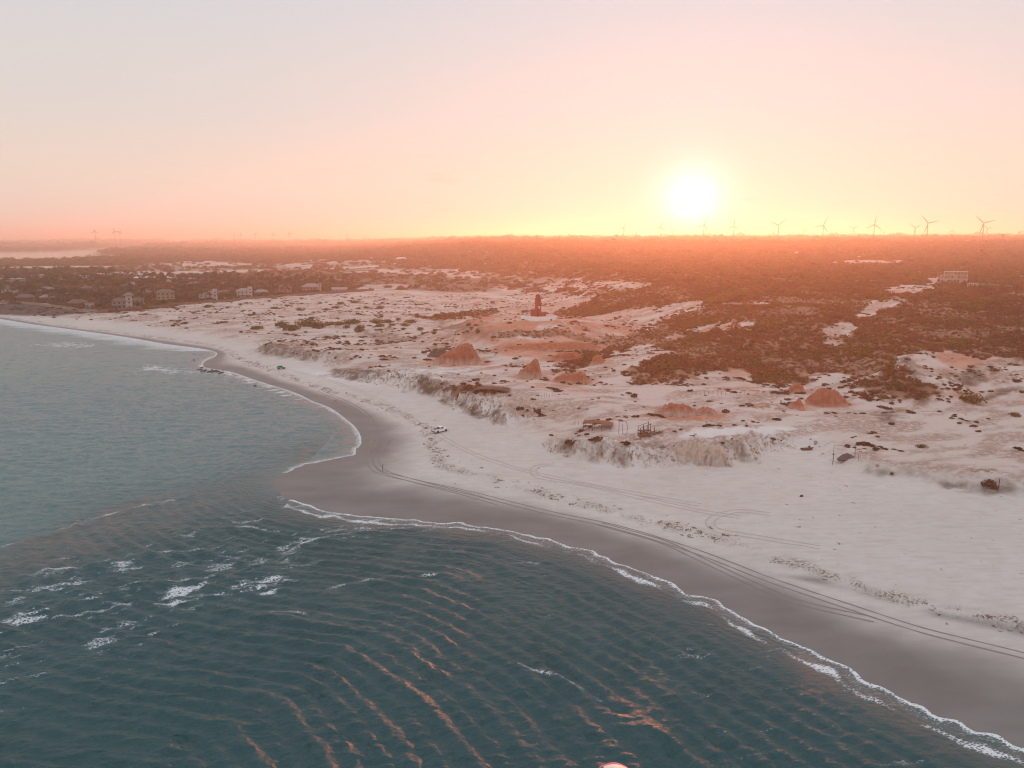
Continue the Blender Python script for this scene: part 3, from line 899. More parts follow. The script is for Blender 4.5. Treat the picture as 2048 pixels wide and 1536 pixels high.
class MB:
    """collects simple shapes; build() links them as ONE mesh object"""
    def __init__(self):
        self.v = []; self.f = []

    def add(self, v, f):
        n = len(self.v)
        self.v += [tuple(map(float, p)) for p in v]
        self.f += [tuple(i + n for i in q) for q in f]
        return self

    def box(self, c, s, rz=0.0, taper=1.0):
        cx, cy, cz = c; hx, hy, hz = (k / 2 for k in s)
        co, si = math.cos(rz), math.sin(rz)
        v = []
        for z, k in ((-hz, 1), (hz, taper)):
            for x, y in ((-hx, -hy), (hx, -hy), (hx, hy), (-hx, hy)):
                x *= k; y *= k
                v.append((cx + x * co - y * si, cy + x * si + y * co, cz + z))
        return self.add(v, [(3, 2, 1, 0), (4, 5, 6, 7), (0, 1, 5, 4), (1, 2, 6, 5), (2, 3, 7, 6), (3, 0, 4, 7)])

    def tube(self, pts, rad, n=6, cap=True):
        pts = [Vector(p) for p in pts]
        if not isinstance(rad, (list, tuple)):
            rad = [rad] * len(pts)
        v = []; f = []
        for i, p in enumerate(pts):
            d = (pts[min(i + 1, len(pts) - 1)] - pts[max(i - 1, 0)]).normalized()
            a = d.orthogonal().normalized() if abs(d.z) > 0.99 else d.cross(Vector((0, 0, 1))).normalized()
            b = d.cross(a)
            for k in range(n):
                t = 2 * math.pi * k / n
                v.append(p + (a * math.cos(t) + b * math.sin(t)) * rad[i])
        for i in range(len(pts) - 1):
            for k in range(n):
                k2 = (k + 1) % n
                f.append((i * n + k, i * n + k2, (i + 1) * n + k2, (i + 1) * n + k))
        if cap:
            f.append(tuple(range(n))[::-1]); f.append(tuple((len(pts) - 1) * n + k for k in range(n)))
        return self.add(v, f)

    def lathe(self, prof, n=16, c=(0, 0, 0)):
        v = []; f = []
        for r, z in prof:
            for k in range(n):
                t = 2 * math.pi * k / n
                v.append((c[0] + r * math.cos(t), c[1] + r * math.sin(t), c[2] + z))
        for i in range(len(prof) - 1):
            for k in range(n):
                k2 = (k + 1) % n
                f.append((i * n + k, i * n + k2, (i + 1) * n + k2, (i + 1) * n + k))
        f.append(tuple(range(n))[::-1]); f.append(tuple((len(prof) - 1) * n + k for k in range(n)))
        return self.add(v, f)

    def prism(self, poly, z0, z1):
        n = len(poly)
        v = [(x, y, z0) for x, y in poly] + [(x, y, z1) for x, y in poly]
        return self.add(v, [tuple(range(n))[::-1], tuple(range(n, 2 * n))] + [(i, (i + 1) % n, n + (i + 1) % n, n + i) for i in range(n)])

    def hip(self, c, s, h, ridge, over=0.0):
        """hipped roof: eaves rectangle s at c, ridge length along x"""
        cx, cy, cz = c; hx, hy = s[0] / 2 + over, s[1] / 2 + over; r = ridge / 2
        v = [(cx - hx, cy - hy, cz), (cx + hx, cy - hy, cz), (cx + hx, cy + hy, cz), (cx - hx, cy + hy, cz), (cx - r, cy, cz + h), (cx + r, cy, cz + h),
             (cx - hx, cy - hy, cz - 0.18), (cx + hx, cy - hy, cz - 0.18), (cx + hx, cy + hy, cz - 0.18), (cx - hx, cy + hy, cz - 0.18)]
        return self.add(v, [(0, 1, 5, 4), (1, 2, 5), (2, 3, 4, 5), (3, 0, 4), (6, 7, 1, 0), (7, 8, 2, 1), (8, 9, 3, 2), (9, 6, 0, 3), (9, 8, 7, 6)])

    def mesh(self, name, mat=None, sm=False):
        me = new_mesh(name, self.v, self.f, sm)
        if mat is not None:
            me.materials.append(mat)
        return me

    def build(self, name, mat, parent=None, sm=False, **kw):
        return link(name, self.mesh(name, mat, sm), parent, **kw)


# ------------------------------------------------------------------ plants
def leaf_mat(name, c1, c2, trans=0.35):
    t = NT(name)
    r = t.n('ShaderNodeObjectInfo').outputs['Random']
    nz = t.noise(1.7, 2, 0.5, t.obj())
    c = t.mix(t.math('ADD', t.math('MULTIPLY', r, 0.6), t.math('MULTIPLY', nz, 0.4)), c1, c2)
    d = t.n('ShaderNodeBsdfDiffuse', {'Color': c})
    tr = t.n('ShaderNodeBsdfTranslucent', {'Color': t.mix(0.35, c, (0.5, 0.30, 0.06), 'MIX')})
    m = t.n('ShaderNodeMixShader', {0: trans})
    t.t.links.new(d.outputs[0], m.inputs[1]); t.t.links.new(tr.outputs[0], m.inputs[2])
    t.t.links.new(m.outputs[0], t.out.inputs['Surface'])
    return t.mat


M_BROWN = leaf_mat('dry_brown_leaves', (0.11, 0.036, 0.020), (0.20, 0.075, 0.042), 0.12)
M_RUST = leaf_mat('rusty_leaves', (0.14, 0.040, 0.020), (0.25, 0.085, 0.040), 0.2)
M_OLIVE = leaf_mat('olive_leaves', (0.10, 0.060, 0.018), (0.18, 0.10, 0.026), 0.3)
M_GREEN = leaf_mat('green_shrub_leaves', (0.045, 0.058, 0.018), (0.105, 0.110, 0.030), 0.3)
M_LIME = leaf_mat('yellow_green_leaves', (0.12, 0.10, 0.018), (0.22, 0.16, 0.03), 0.45)
M_PALM = leaf_mat('palm_fronds', (0.030, 0.026, 0.012), (0.075, 0.048, 0.022), 0.2)
M_WOOD = paint('grey_brown_wood', (0.16, 0.115, 0.085), 0.85, 0.3, 2.0)
M_TUFT = leaf_mat('dark_dune_grass', (0.050, 0.033, 0.022), (0.11, 0.068, 0.042), 0.1)


def bush_mesh(name, mat, seed, n=110, lobes=5, size=0.16, flat=0.62, spread=0.55):
    """leaf-sized faces spread through a handful of uneven lobes, about 1 m across"""
    r = random.Random(seed)
    cs = []
    for i in range(lobes):
        a = r.uniform(0, 6.283); q = r.uniform(0.1, spread) * 0.8
        rad = r.uniform(0.2, 0.38)
        cs.append((q * math.cos(a), q * math.sin(a), rad * r.uniform(0.5, 1.1), rad))
    mb = MB()
    for i in range(n):
        cx, cy, cz, rad = cs[i % lobes]
        th = r.uniform(0, 6.283); ph = math.acos(r.uniform(-0.45, 1)); q = rad * r.uniform(0.72, 1.12)
        p = Vector((cx + q * math.sin(ph) * math.cos(th), cy + q * math.sin(ph) * math.sin(th), max(0.01, (cz + q * math.cos(ph)) * flat)))
        nrm = Vector((math.sin(ph) * math.cos(th), math.sin(ph) * math.sin(th), math.cos(ph) + 0.2)) + Vector((r.gauss(0, .5), r.gauss(0, .5), r.gauss(0, .5)))
        a = nrm.orthogonal().normalized(); b = nrm.cross(a).normalized()
        an = r.uniform(0, 6.283)
        a, b = a * math.cos(an) + b * math.sin(an), b * math.cos(an) - a * math.sin(an)
        s = size * r.uniform(0.6, 1.35)
        mb.add([p - a * s * .5 - b * s * .2, p + a * s * .45 - b * s * .35, p + a * s * .55 + b * s * .3, p - a * s * .3 + b * s * .45], [(0, 1, 2, 3)])
    # twiggy core
    for cx, cy, cz, rad in cs:
        mb.tube([(cx * .2, cy * .2, -0.05), (cx, cy, cz * flat)], [0.03, 0.012], 3, False)
    return mb.mesh(name, mat)


def instancer(name, pts, scales, rots, idx, pool, label, cat):
    """one object of uncountable growth: pool meshes set on points by geometry nodes"""
    me = bpy.data.meshes.new(name)
    n = len(pts)
    me.vertices.add(n)
    me.vertices.foreach_set('co', np.asarray(pts, np.float32).ravel())
    for k, arr, ty in (('sc', scales, 'FLOAT_VECTOR'), ('rz', rots, 'FLOAT'), ('pick', idx, 'INT')):
        at = me.attributes.new(k, ty, 'POINT')
        at.data.foreach_set('vector' if ty == 'FLOAT_VECTOR' else 'value', np.asarray(arr, np.int32 if ty == 'INT' else np.float32).ravel())
    col = bpy.data.collections.new(name + '_pool')
    for i, m in enumerate(pool):
        po = bpy.data.objects.new('%s_pool_%02d' % (name, i), m)
        col.objects.link(po)
    ng = bpy.data.node_groups.new(name, 'GeometryNodeTree')
    ng.interface.new_socket('Geometry', in_out='INPUT', socket_type='NodeSocketGeometry')
    ng.interface.new_socket('Geometry', in_out='OUTPUT', socket_type='NodeSocketGeometry')
    gi = ng.nodes.new('NodeGroupInput'); go = ng.nodes.new('NodeGroupOutput')
    ci = ng.nodes.new('GeometryNodeCollectionInfo')
    ci.inputs['Collection'].default_value = col
    ci.inputs['Separate Children'].default_value = True
    ci.inputs['Reset Children'].default_value = True
    ip = ng.nodes.new('GeometryNodeInstanceOnPoints')
    ip.inputs['Pick Instance'].default_value = True
    def named(k, ty):
        a = ng.nodes.new('GeometryNodeInputNamedAttribute'); a.data_type = ty; a.inputs['Name'].default_value = k
        return a.outputs['Attribute']
    cx = ng.nodes.new('ShaderNodeCombineXYZ')
    ng.links.new(named('rz', 'FLOAT'), cx.inputs['Z'])
    er = ng.nodes.new('FunctionNodeEulerToRotation')
    ng.links.new(cx.outputs[0], er.inputs[0])
    ng.links.new(gi.outputs[0], ip.inputs['Points'])
    ng.links.new(ci.outputs[0], ip.inputs['Instance'])
    ng.links.new(named('pick', 'INT'), ip.inputs['Instance Index'])
    ng.links.new(er.outputs[0], ip.inputs['Rotation'])
    ng.links.new(named('sc', 'FLOAT_VECTOR'), ip.inputs['Scale'])
    ng.links.new(ip.outputs[0], go.inputs[0])
    o = bpy.data.objects.new(name, me)
    COL.objects.link(o)
    o.modifiers.new('scatter', 'NODES').node_group = ng
    return T(o, label, cat, kind='stuff')


def jitter_grid(y0, y1, step, k=0.76, pad=60, seed=0):
    r = np.random.default_rng(seed)
    w = k * y1 + pad
    gx, gy = np.meshgrid(np.arange(-w, w, step), np.arange(y0, y1, step))
    x = gx.ravel() + r.uniform(-.5, .5, gx.size) * step * 1.1
    y = gy.ravel() + r.uniform(-.5, .5, gx.size) * step * 1.1
    m = np.abs(x) < k * y + pad
    return x[m], y[m]


POOL = ([bush_mesh('scrub_brown', M_BROWN, 10 + i, 90) for i in range(3)] + [bush_mesh('scrub_rust', M_RUST, 20 + i, 90) for i in range(3)]
        + [bush_mesh('scrub_olive', M_OLIVE, 30 + i, 90) for i in range(3)] + [bush_mesh('scrub_lime', M_LIME, 40 + i, 80) for i in range(2)])


def scatter(name, bands, label, cat, accept, mixw, seed):
    r = np.random.default_rng(seed)
    PX, SC, RZ, ID = [], [], [], []
    for y0, y1, step, size in bands:
        x, y = jitter_grid(y0, y1, step, seed=seed + int(y0))
        z, d, dw, up, s, bl, sw = height(x, y, True)
        vg, dv, rd, pl, fl = cover(x, y, s, sw)
        p = accept(x, y, vg, dv, rd, pl, fl, s, d)
        keepm = (r.uniform(0, 1, len(x)) < p) & (d > 8)
        riv = poly_mask(x, y, RIVER, 30.0) > 0.3
        keepm &= ~riv
        x, y, z = x[keepm], y[keepm], z[keepm]
        n = len(x)
        sz = size * r.lognormal(0, 0.32, n).clip(0.45, 2.2) * np.where(y < 620, 0.75 + 0.9 * noise(x / 30, y / 30, 205), 1.0)
        sz = np.where(np.hypot(x - LH_X, y - LH_Y) < 60, np.minimum(sz, 1.5), sz)
        PX.append(np.stack([x, y, z - 0.03 * sz], 1))
        SC.append(np.stack([sz, sz, sz * r.uniform(0.6, 1.15, n)], 1))
        RZ.append(r.uniform(0, 6.283, n))
        # patches of olive and yellow among the brown
        pch = noise(x / 24, y / 24, 200) + 0.5 * noise(x / 7, y / 7, 203) + r.normal(0, 0.25, n)
        q = np.where(pch > mixw[1], r.integers(9, 11, n), np.where(pch > mixw[0], r.integers(6, 9, n), r.integers(0, 6, n)))
        ID.append(q)
    return instancer(name, np.concatenate(PX), np.concatenate(SC), np.concatenate(RZ), np.concatenate(ID), POOL, label, cat)


scrub = scatter('hillside_scrub', [(215, 620, 1.9, 3.0)], 'dense rust brown scrub covering the hillside on the right', 'scrub',
                lambda x, y, v, dv, rd, pl, f, s, d: np.where(x > -70, smooth(0.12, 1.0, v) ** 1.4, 0) * 0.80 * smooth(13, 17, np.hypot(x - LH_X, y - LH_Y)), (0.22, 0.60), 301)
scrub_tall = scatter('hill_bushes', [(225, 640, 4.6, 4.6)], 'taller olive and yellow bushes standing among the hillside scrub', 'bushes',
                     lambda x, y, v, dv, rd, pl, f, s, d: np.where(x > -40, smooth(0.3, 0.9, v), 0) * 0.30 * smooth(0.0, 0.3, noise(x / 35, y / 35, 207) + 0.15) * smooth(22, 30, np.hypot(x - LH_X, y - LH_Y)), (-0.1, 0.32), 303)
scrub_far = scatter('inland_scrub', [(620, 900, 3.6, 4.6), (900, 1300, 5.0, 6.5), (1300, 1900, 7.5, 9.5), (1900, 3000, 12.0, 14.0), (3000, 5500, 22.0, 24.0), (5500, 10500, 48.0, 46.0)],
                    'scrub and low woodland spreading inland to the horizon', 'scrub',
                    lambda x, y, v, dv, rd, pl, f, s, d: np.maximum(smooth(0.3, 0.9, v) * np.where(y < 1800, 0.52, 0.8), 0.10 * f), (0.16, 0.80), 302)
# ------------------------------------------------------------------ single shrubs on the open sand
SHRUBS = [(567, 655, 35, 14), (582, 661, 44, 17), (617, 652, 62, 17), (634, 656, 34, 14), (515, 658, 32, 9), (660, 650, 32, 10), (680, 650, 30, 9), (705, 647, 42, 12),
          (716, 664, 24, 19), (694, 656, 17, 9), (752, 647, 30, 12), (775, 645, 24, 9), (760, 653, 24, 8), (784, 652, 18, 7), (810, 652, 26, 8), (822, 646, 32, 9),
          (413, 615, 18, 7), (549, 617, 17, 5), (600, 621, 21, 7), (680, 608, 18, 6), (710, 606, 16, 6), (672, 616, 17, 6), (652, 620, 15, 5), (760, 616, 20, 6),
          (735, 617, 16, 6), (717, 618, 12, 5), (539, 603, 9, 4), (604, 598, 9, 4), (706, 598, 9, 5), (690, 596, 10, 4), (640, 607, 12, 4), (575, 612, 12, 4),
          (480, 610, 10, 4), (455, 616, 10, 4), (500, 632, 12, 5), (625, 637, 14, 5), (795, 640, 14, 6), (840, 660, 16, 9), (868, 668, 14, 10), (955, 666, 11, 12), (937, 652, 12, 9),
          (1945, 803, 52, 17), (1843, 895, 20, 9), (1784, 949, 9, 6), (1992, 742, 22, 6), (1942, 735, 12, 6), (2030, 832, 22, 8)]
SH_MESH = [bush_mesh('shrub', M_GREEN if i < 4 else M_OLIVE, 500 + i, 420, 9, 0.085, 0.62, 0.5) for i in range(6)]
SH_DESC = {0: 'yellow green shrub on pale sand at the left end of the big shrub row', 2: 'widest yellow green shrub in the row on the pale dunes',
           8: 'tall dark green shrub standing in front of the dune shrub row', 41: 'broad yellow green bush beside the pale hollow at the right edge',
           42: 'small round green bush alone on the rippled pale dune', 43: 'tiny green bush at the foot of the rippled dune',
           4: 'low olive shrub alone left of the big shrub row', 16: 'green shrub alone on sand below the long village wall'}
hp = hit([(u, v) for u, v, w, h in SHRUBS])
rnd = random.Random(5)
for i, ((u, v, w, h), p) in enumerate(zip(SHRUBS, hp)):
    dist = math.hypot(p[0], p[1])
    W = w / _F * dist; Hh = h / _F * dist
    o = empty('shrub', (p[0], p[1], p[2] - 0.05), rnd.uniform(0, 6.28))
    m = SH_MESH[i % 4] if i < 41 else SH_MESH[4 + i % 2]
    c = link('foliage', m, o)
    c.scale = (W * 0.82, W * 0.82, Hh * 1.9)
    s = MB()
    for k in range(3):
        a = rnd.uniform(0, 6.28)
        s.tube([(0.05 * math.cos(a) * W, 0.05 * math.sin(a) * W, -0.1), (0.22 * W * math.cos(a), 0.22 * W * math.sin(a), 0.45 * Hh)], [0.05 * Hh, 0.02 * Hh], 4)
    s.build('stem', M_WOOD, o)
    g = 'green shrubs scattered over the pale dunes'
    if i in SH_DESC:
        T(o, SH_DESC[i], 'shrub', g)
    elif i < 16:
        T(o, 'yellow green shrub in the row across the pale dunes', 'shrub', g)
    elif i < 41:
        T(o, 'small olive shrub on the sand below the village', 'shrub', g)
    else:
        T(o, 'small green bush on pale sand near the right edge', 'shrub', g)

# ------------------------------------------------------------------ dark tufts
def tuft_mesh(name, seed):
    """low wind-swept cushion: short blades over a sand-caught mound"""
    r = random.Random(seed)
    mb = MB()
    for i in range(46):
        a = r.uniform(0, 6.283); q = 0.5 * math.sqrt(r.random())
        x, y = q * math.cos(a), q * math.sin(a) * 0.75
        zb = 0.30 * (1 - (q / 0.55) ** 2)
        s = r.uniform(0.08, 0.17); an = r.uniform(0, 6.283)
        dx, dy = s * math.cos(an), s * math.sin(an)
        lx, ly = r.gauss(0, 0.07), r.gauss(0, 0.07)
        mb.add([(x - dx, y - dy, zb - 0.06), (x + dx, y + dy, zb - 0.06), (x + dx * 0.5 + lx, y + dy * 0.5 + ly, zb + r.uniform(0.08, 0.22)), (x - dx * 0.4 + lx, y - dy * 0.4 + ly, zb + r.uniform(0.06, 0.2))], [(0, 1, 2, 3)])
    n = 8
    ring = [(0.46 * math.cos(6.283 * k / n) * r.uniform(.8, 1.15), 0.36 * math.sin(6.283 * k / n) * r.uniform(.8, 1.15), -0.04) for k in range(n)]
    mb.add(ring + [(0, 0, 0.26)], [(k, (k + 1) % n, n) for k in range(n)])
    return mb.mesh(name, M_TUFT)


TUFTS = [tuft_mesh('tuft', 700 + i) for i in range(6)]
x, y = [], []
r_ = np.random.default_rng(77)
gx_, gy_ = jitter_grid(205, 800, 2.1, seed=78)
zz, dd, _dw, _up, ss_, _bl, sw_ = height(gx_, gy_, True)
vg, dv, rd, pl, fl = cover(gx_, gy_, ss_, sw_)
fringe = smooth(0.05, 0.3, vg) * smooth(0.8, 0.4, vg)
pr = (0.75 * dv + 0.7 * fringe + 0.03) * (ss_ > 3) * (vg < 0.75) * (dd > 15) * (1 - 0.8 * pl)
facep = smooth(0.5, 3, sw_) * smooth(12, 6, sw_) * smooth(1.4, 2.6, _bl) * (gy_ < 700)
pr = pr * smooth(-0.25, 0.25, noise(gx_ / 13, gy_ / 10, 210) + 0.5 * noise(gx_ / 4, gy_ / 4, 212))
pr = np.maximum(pr, 0.22 * facep * smooth(-0.1, 0.3, noise(gx_ / 8, gy_ / 8, 213)))
k = r_.uniform(0, 1, len(gx_)) < pr
tx, ty, tz = gx_[k], gy_[k], zz[k]
tsz = r_.lognormal(0.38, 0.42, len(tx)).clip(0.6, 3.4)
# largest in the picture first, only within the photographed field
vis = np.where(np.abs(tx) < 0.66 * ty, tsz / np.hypot(tx, ty), 0)
order = np.argsort(-vis)
for j, i in enumerate(order[:300]):
    o = link('dune_tuft', TUFTS[j % 6], None, (tx[i], ty[i], tz[i] - 0.02), r_.uniform(0, 6.28), (tsz[i] * 1.15, tsz[i], tsz[i] * 0.55))
    zone = ('right', 'dark dry tuft on the pale dunes below the scrub hill') if tx[i] > 30 else ('left', 'dark dry tuft on the pale dunes left of the lighthouse')
    T(o, zone[1], 'tuft', 'dark tufts dotted over the dunes, ' + zone[0])
rest = order[300:]
instancer('small_tufts', np.stack([tx[rest], ty[rest], tz[rest] - 0.02], 1), np.stack([tsz[rest] * 1.15, tsz[rest], tsz[rest] * 0.55], 1),
          r_.uniform(0, 6.28, len(rest)), r_.integers(0, 6, len(rest)), TUFTS, 'dark dry tufts too many to count over the dunes', 'tufts')

# ------------------------------------------------------------------ seaweed and sticks along the wrack line
def weed_mesh(seed):
    r = random.Random(seed); mb = MB()
    for i in range(9):
        x, y = r.gauss(0, .4), r.gauss(0, .25); a = r.uniform(0, 3.14); L = r.uniform(.2, .6)
        mb.tube([(x, y, 0.0), (x + L * .5 * math.cos(a), y + L * .5 * math.sin(a), r.uniform(.05, .16)), (x + L * math.cos(a), y + L * math.sin(a), 0.01)], [.05, .08, .03], 4)
    return mb.mesh('weed', M_WEED)


M_WEED = paint('dry_seaweed', (0.17, 0.11, 0.08), 0.9, 0.4, 3.0)
WE = [weed_mesh(800 + i) for i in range(4)]
wl = np.array(smooth_line(WRACK, 3))
pts = []
for a, b in zip(wl[:-1], wl[1:]):
    L = np.hypot(*(b - a))
    n = r_.poisson(L * (2.6 if a[1] < 420 else 0.9))
    for q in range(n):
        f = r_.uniform()
        w = abs(r_.normal(0, 1.0)) + (r_.exponential(2.0) if r_.uniform() < 0.3 else 0)
        s_ = 1 if r_.uniform() < 0.5 else -1
        nrm = np.array([-(b - a)[1], (b - a)[0]]) / (L + 1e-9)
        pts.append(a + f * (b - a) + nrm * w * s_)
pts = np.array(pts)
kk = noise(pts[:, 0] / 10, pts[:, 1] / 10, 215) + 0.6 * noise(pts[:, 0] / 3, pts[:, 1] / 3, 216) > -0.05
pts = pts[kk & (np.abs(pts[:, 0]) < 0.8 * pts[:, 1] + 40)]
sz = r_.lognormal(-0.85, 0.45, len(pts)).clip(0.15, 0.9)
instancer('seaweed_wrack', np.column_stack([pts, height(pts[:, 0], pts[:, 1])]), np.stack([sz, sz, sz], 1), r_.uniform(0, 6.28, len(pts)), r_.integers(0, 4, len(pts)), WE,
          'dark line of dry seaweed and sticks along the high tide mark', 'seaweed')

# clods and crusts broken from the bluff faces
def clod_mesh(seed):
    r = random.Random(seed)
    bm = bmesh.new()
    bmesh.ops.create_icosphere(bm, subdivisions=1, radius=0.5)
    for v in bm.verts:
        v.co *= r.uniform(0.65, 1.2)
        v.co.z *= 0.7
    me = bpy.data.meshes.new('clod'); bm.to_mesh(me); bm.free()
    me.materials.append(M_CLOD)
    return me


M_CLOD = paint('sandy_clod', (0.33, 0.25, 0.205), 0.95, 0.35, 1.5)
CLODS = [clod_mesh(40 + i) for i in range(5)]
bx_, by_ = jitter_grid(190, 470, 0.9, seed=91)
m_ = np.abs(bx_) < 0.62 * by_
bx_, by_ = bx_[m_], by_[m_]
_z, _d, _dw2, _up2, _s2, _b2, _sw2 = height(bx_, by_, True)
fp_ = smooth(-0.8, 0.8, _sw2) * smooth(9, 4, _sw2) * smooth(1.3, 2.6, _b2)
kc_ = r_.uniform(0, 1, len(bx_)) < 0.5 * fp_ * smooth(-0.3, 0.3, noise(bx_ / 5, by_ / 5, 217))
cs_ = r_.lognormal(-0.75, 0.5, kc_.sum()).clip(0.2, 1.6)
instancer('bluff_clods', np.column_stack([bx_[kc_], by_[kc_], _z[kc_]]), np.stack([cs_ * 1.3, cs_, cs_ * 0.9], 1), r_.uniform(0, 6.28, len(cs_)), r_.integers(0, 5, len(cs_)), CLODS,
          'loose sandy clods along the eroded bluff faces', 'clods')
# scraps lying about on the dry beach
lx, ly = r_.uniform(-160, 190, 1500), r_.uniform(125, 420, 1500)
_z, _d, _dw2, _up2, _s2, _b2, _sw2 = height(lx, ly, True)
kl = (_up2 >= 1) & (_s2 < 2)
lx, ly, lz = lx[kl], ly[kl], _z[kl]
ls = r_.lognormal(-1.5, 0.5, len(lx)).clip(0.1, 0.6)
instancer('beach_litter', np.column_stack([lx, ly, lz]), np.stack([ls, ls, ls], 1), r_.uniform(0, 6.28, len(lx)), r_.integers(0, 4, len(lx)), WE,
          'tiny scraps of weed and sticks strewn over the dry beach', 'litter')

# ------------------------------------------------------------------ coconut palms of the village
def palm_meshes(seed):
    r = random.Random(seed)
    h = 1.0
    tr = MB(); lean = r.uniform(0.02, 0.09)
    tr.tube([(0, 0, -0.02), (lean * .3, 0, 0.35), (lean, 0, 0.7), (lean * 1.3, 0.01, 0.94)], [0.022, 0.015, 0.012, 0.011], 6)
    top = Vector((lean * 1.3, 0.01, 0.94))
    cr = MB()
    for i in range(17):
        a = 6.283 * i / 17 + r.uniform(-.2, .2); up = r.uniform(-0.35, 0.9); L = r.uniform(0.30, 0.40)
        prev = top; d = Vector((math.cos(a) * math.cos(up), math.sin(a) * math.cos(up), math.sin(up)))
        side = Vector((-math.sin(a), math.cos(a), 0))
        nseg = 5
        for s in range(nseg):
            nd = (d + Vector((0, 0, -0.30 - 0.12 * s))).normalized()
            nxt = prev + d * (L / nseg)
            w0 = 0.052 * (1 - abs(s / nseg - 0.35)); w1 = 0.052 * (1 - abs((s + 1) / nseg - 0.35)) * (0.25 if s == nseg - 1 else 1)
            dz = Vector((0, 0, -0.028))
            cr.add([prev, nxt, nxt + side * w1 + dz, prev + side * w0 + dz], [(0, 1, 2, 3)])
            cr.add([prev, nxt, nxt - side * w1 + dz, prev - side * w0 + dz], [(3, 2, 1, 0)])
            prev = nxt; d = nd
    return tr.mesh('palm_trunk', M_WOOD), cr.mesh('palm_crown', M_PALM)


PALMS = [palm_meshes(900 + i) for i in range(5)]
VILLAGE = area([(-160, 548), (0, 546), (180, 545), (230, 556), (360, 563), (470, 558), (560, 562), (700, 568), (728, 574), (640, 585), (560, 591), (480, 597), (400, 605), (330, 611), (230, 621), (150, 614), (60, 603), (-160, 598)])
xs_ = [p[0] for p in VILLAGE]; ys_ = [p[1] for p in VILLAGE]
cand_x = r_.uniform(min(xs_), max(xs_), 9000); cand_y = r_.uniform(min(ys_), max(ys_), 9000)
ins = in_poly(cand_x, cand_y, VILLAGE) & (np.abs(cand_x) < 0.72 * cand_y)
cand_x, cand_y = cand_x[ins], cand_y[ins]
w_ = smooth(-0.35, 0.2, noise(cand_x / 60, cand_y / 60, 220))
sel = r_.uniform(0, 1, len(cand_x)) < w_
PALM_XY = list(zip(cand_x[sel], cand_y[sel]))
HOUSE_SPOTS = []       # footprints kept clear of trees, filled by the village builder
# ------------------------------------------------------------------ rock outcrops
def clay_mat(name, top, low, split, soft, stria=1.0):
    t = NT(name)
    o = t.obj()
    z = t.n('ShaderNodeSeparateXYZ', {0: o}).outputs['Z']
    flut = t.noise(1.0, 4, 0.6, t.n('ShaderNodeMapping', {'Vector': o, 'Scale': (0.9, 0.9, 0.18)}).outputs[0])
    blot = t.noise(0.35, 5, 0.6, o)
    f = t.rng(t.math('ADD', z, t.math('MULTIPLY', t.math('SUBTRACT', flut, 0.5), soft * 2.2)), split - soft, split + soft)
    c = t.mix(f, low, top)
    c = t.mix(t.math('MULTIPLY', t.rng(flut, 0.45, 0.7), 0.24 * stria), c, tuple(k * 0.55 for k in top))
    c = t.mix(t.math('MULTIPLY', t.rng(blot, 0.5, 0.75), 0.3), c, tuple(min(1, k * 1.35 + 0.03) for k in top))
    h = t.math('ADD', t.math('MULTIPLY', flut, 0.5), t.math('MULTIPLY', t.noise(2.5, 4, 0.6, o), 0.3))
    t.principled(Base_Color=c, Roughness=0.95, Specular_IOR_Level=0.1, Normal=t.bump(h, 1.0, 1.4))
    return t.mat


M_RED = clay_mat('red_clay_rock', (0.44, 0.155, 0.092), (0.57, 0.41, 0.34), 1.8, 1.3)
M_RED2 = clay_mat('red_clay_ledge', (0.45, 0.16, 0.095), (0.54, 0.32, 0.24), 0.8, 0.7)
M_PALEROCK = clay_mat('pale_clay_cliff', (0.60, 0.46, 0.37), (0.58, 0.49, 0.44), 1.5, 0.8, 0.6)
M_DARKROCK = clay_mat('dark_weathered_rock', (0.125, 0.095, 0.078), (0.22, 0.17, 0.14), 0.6, 0.6)


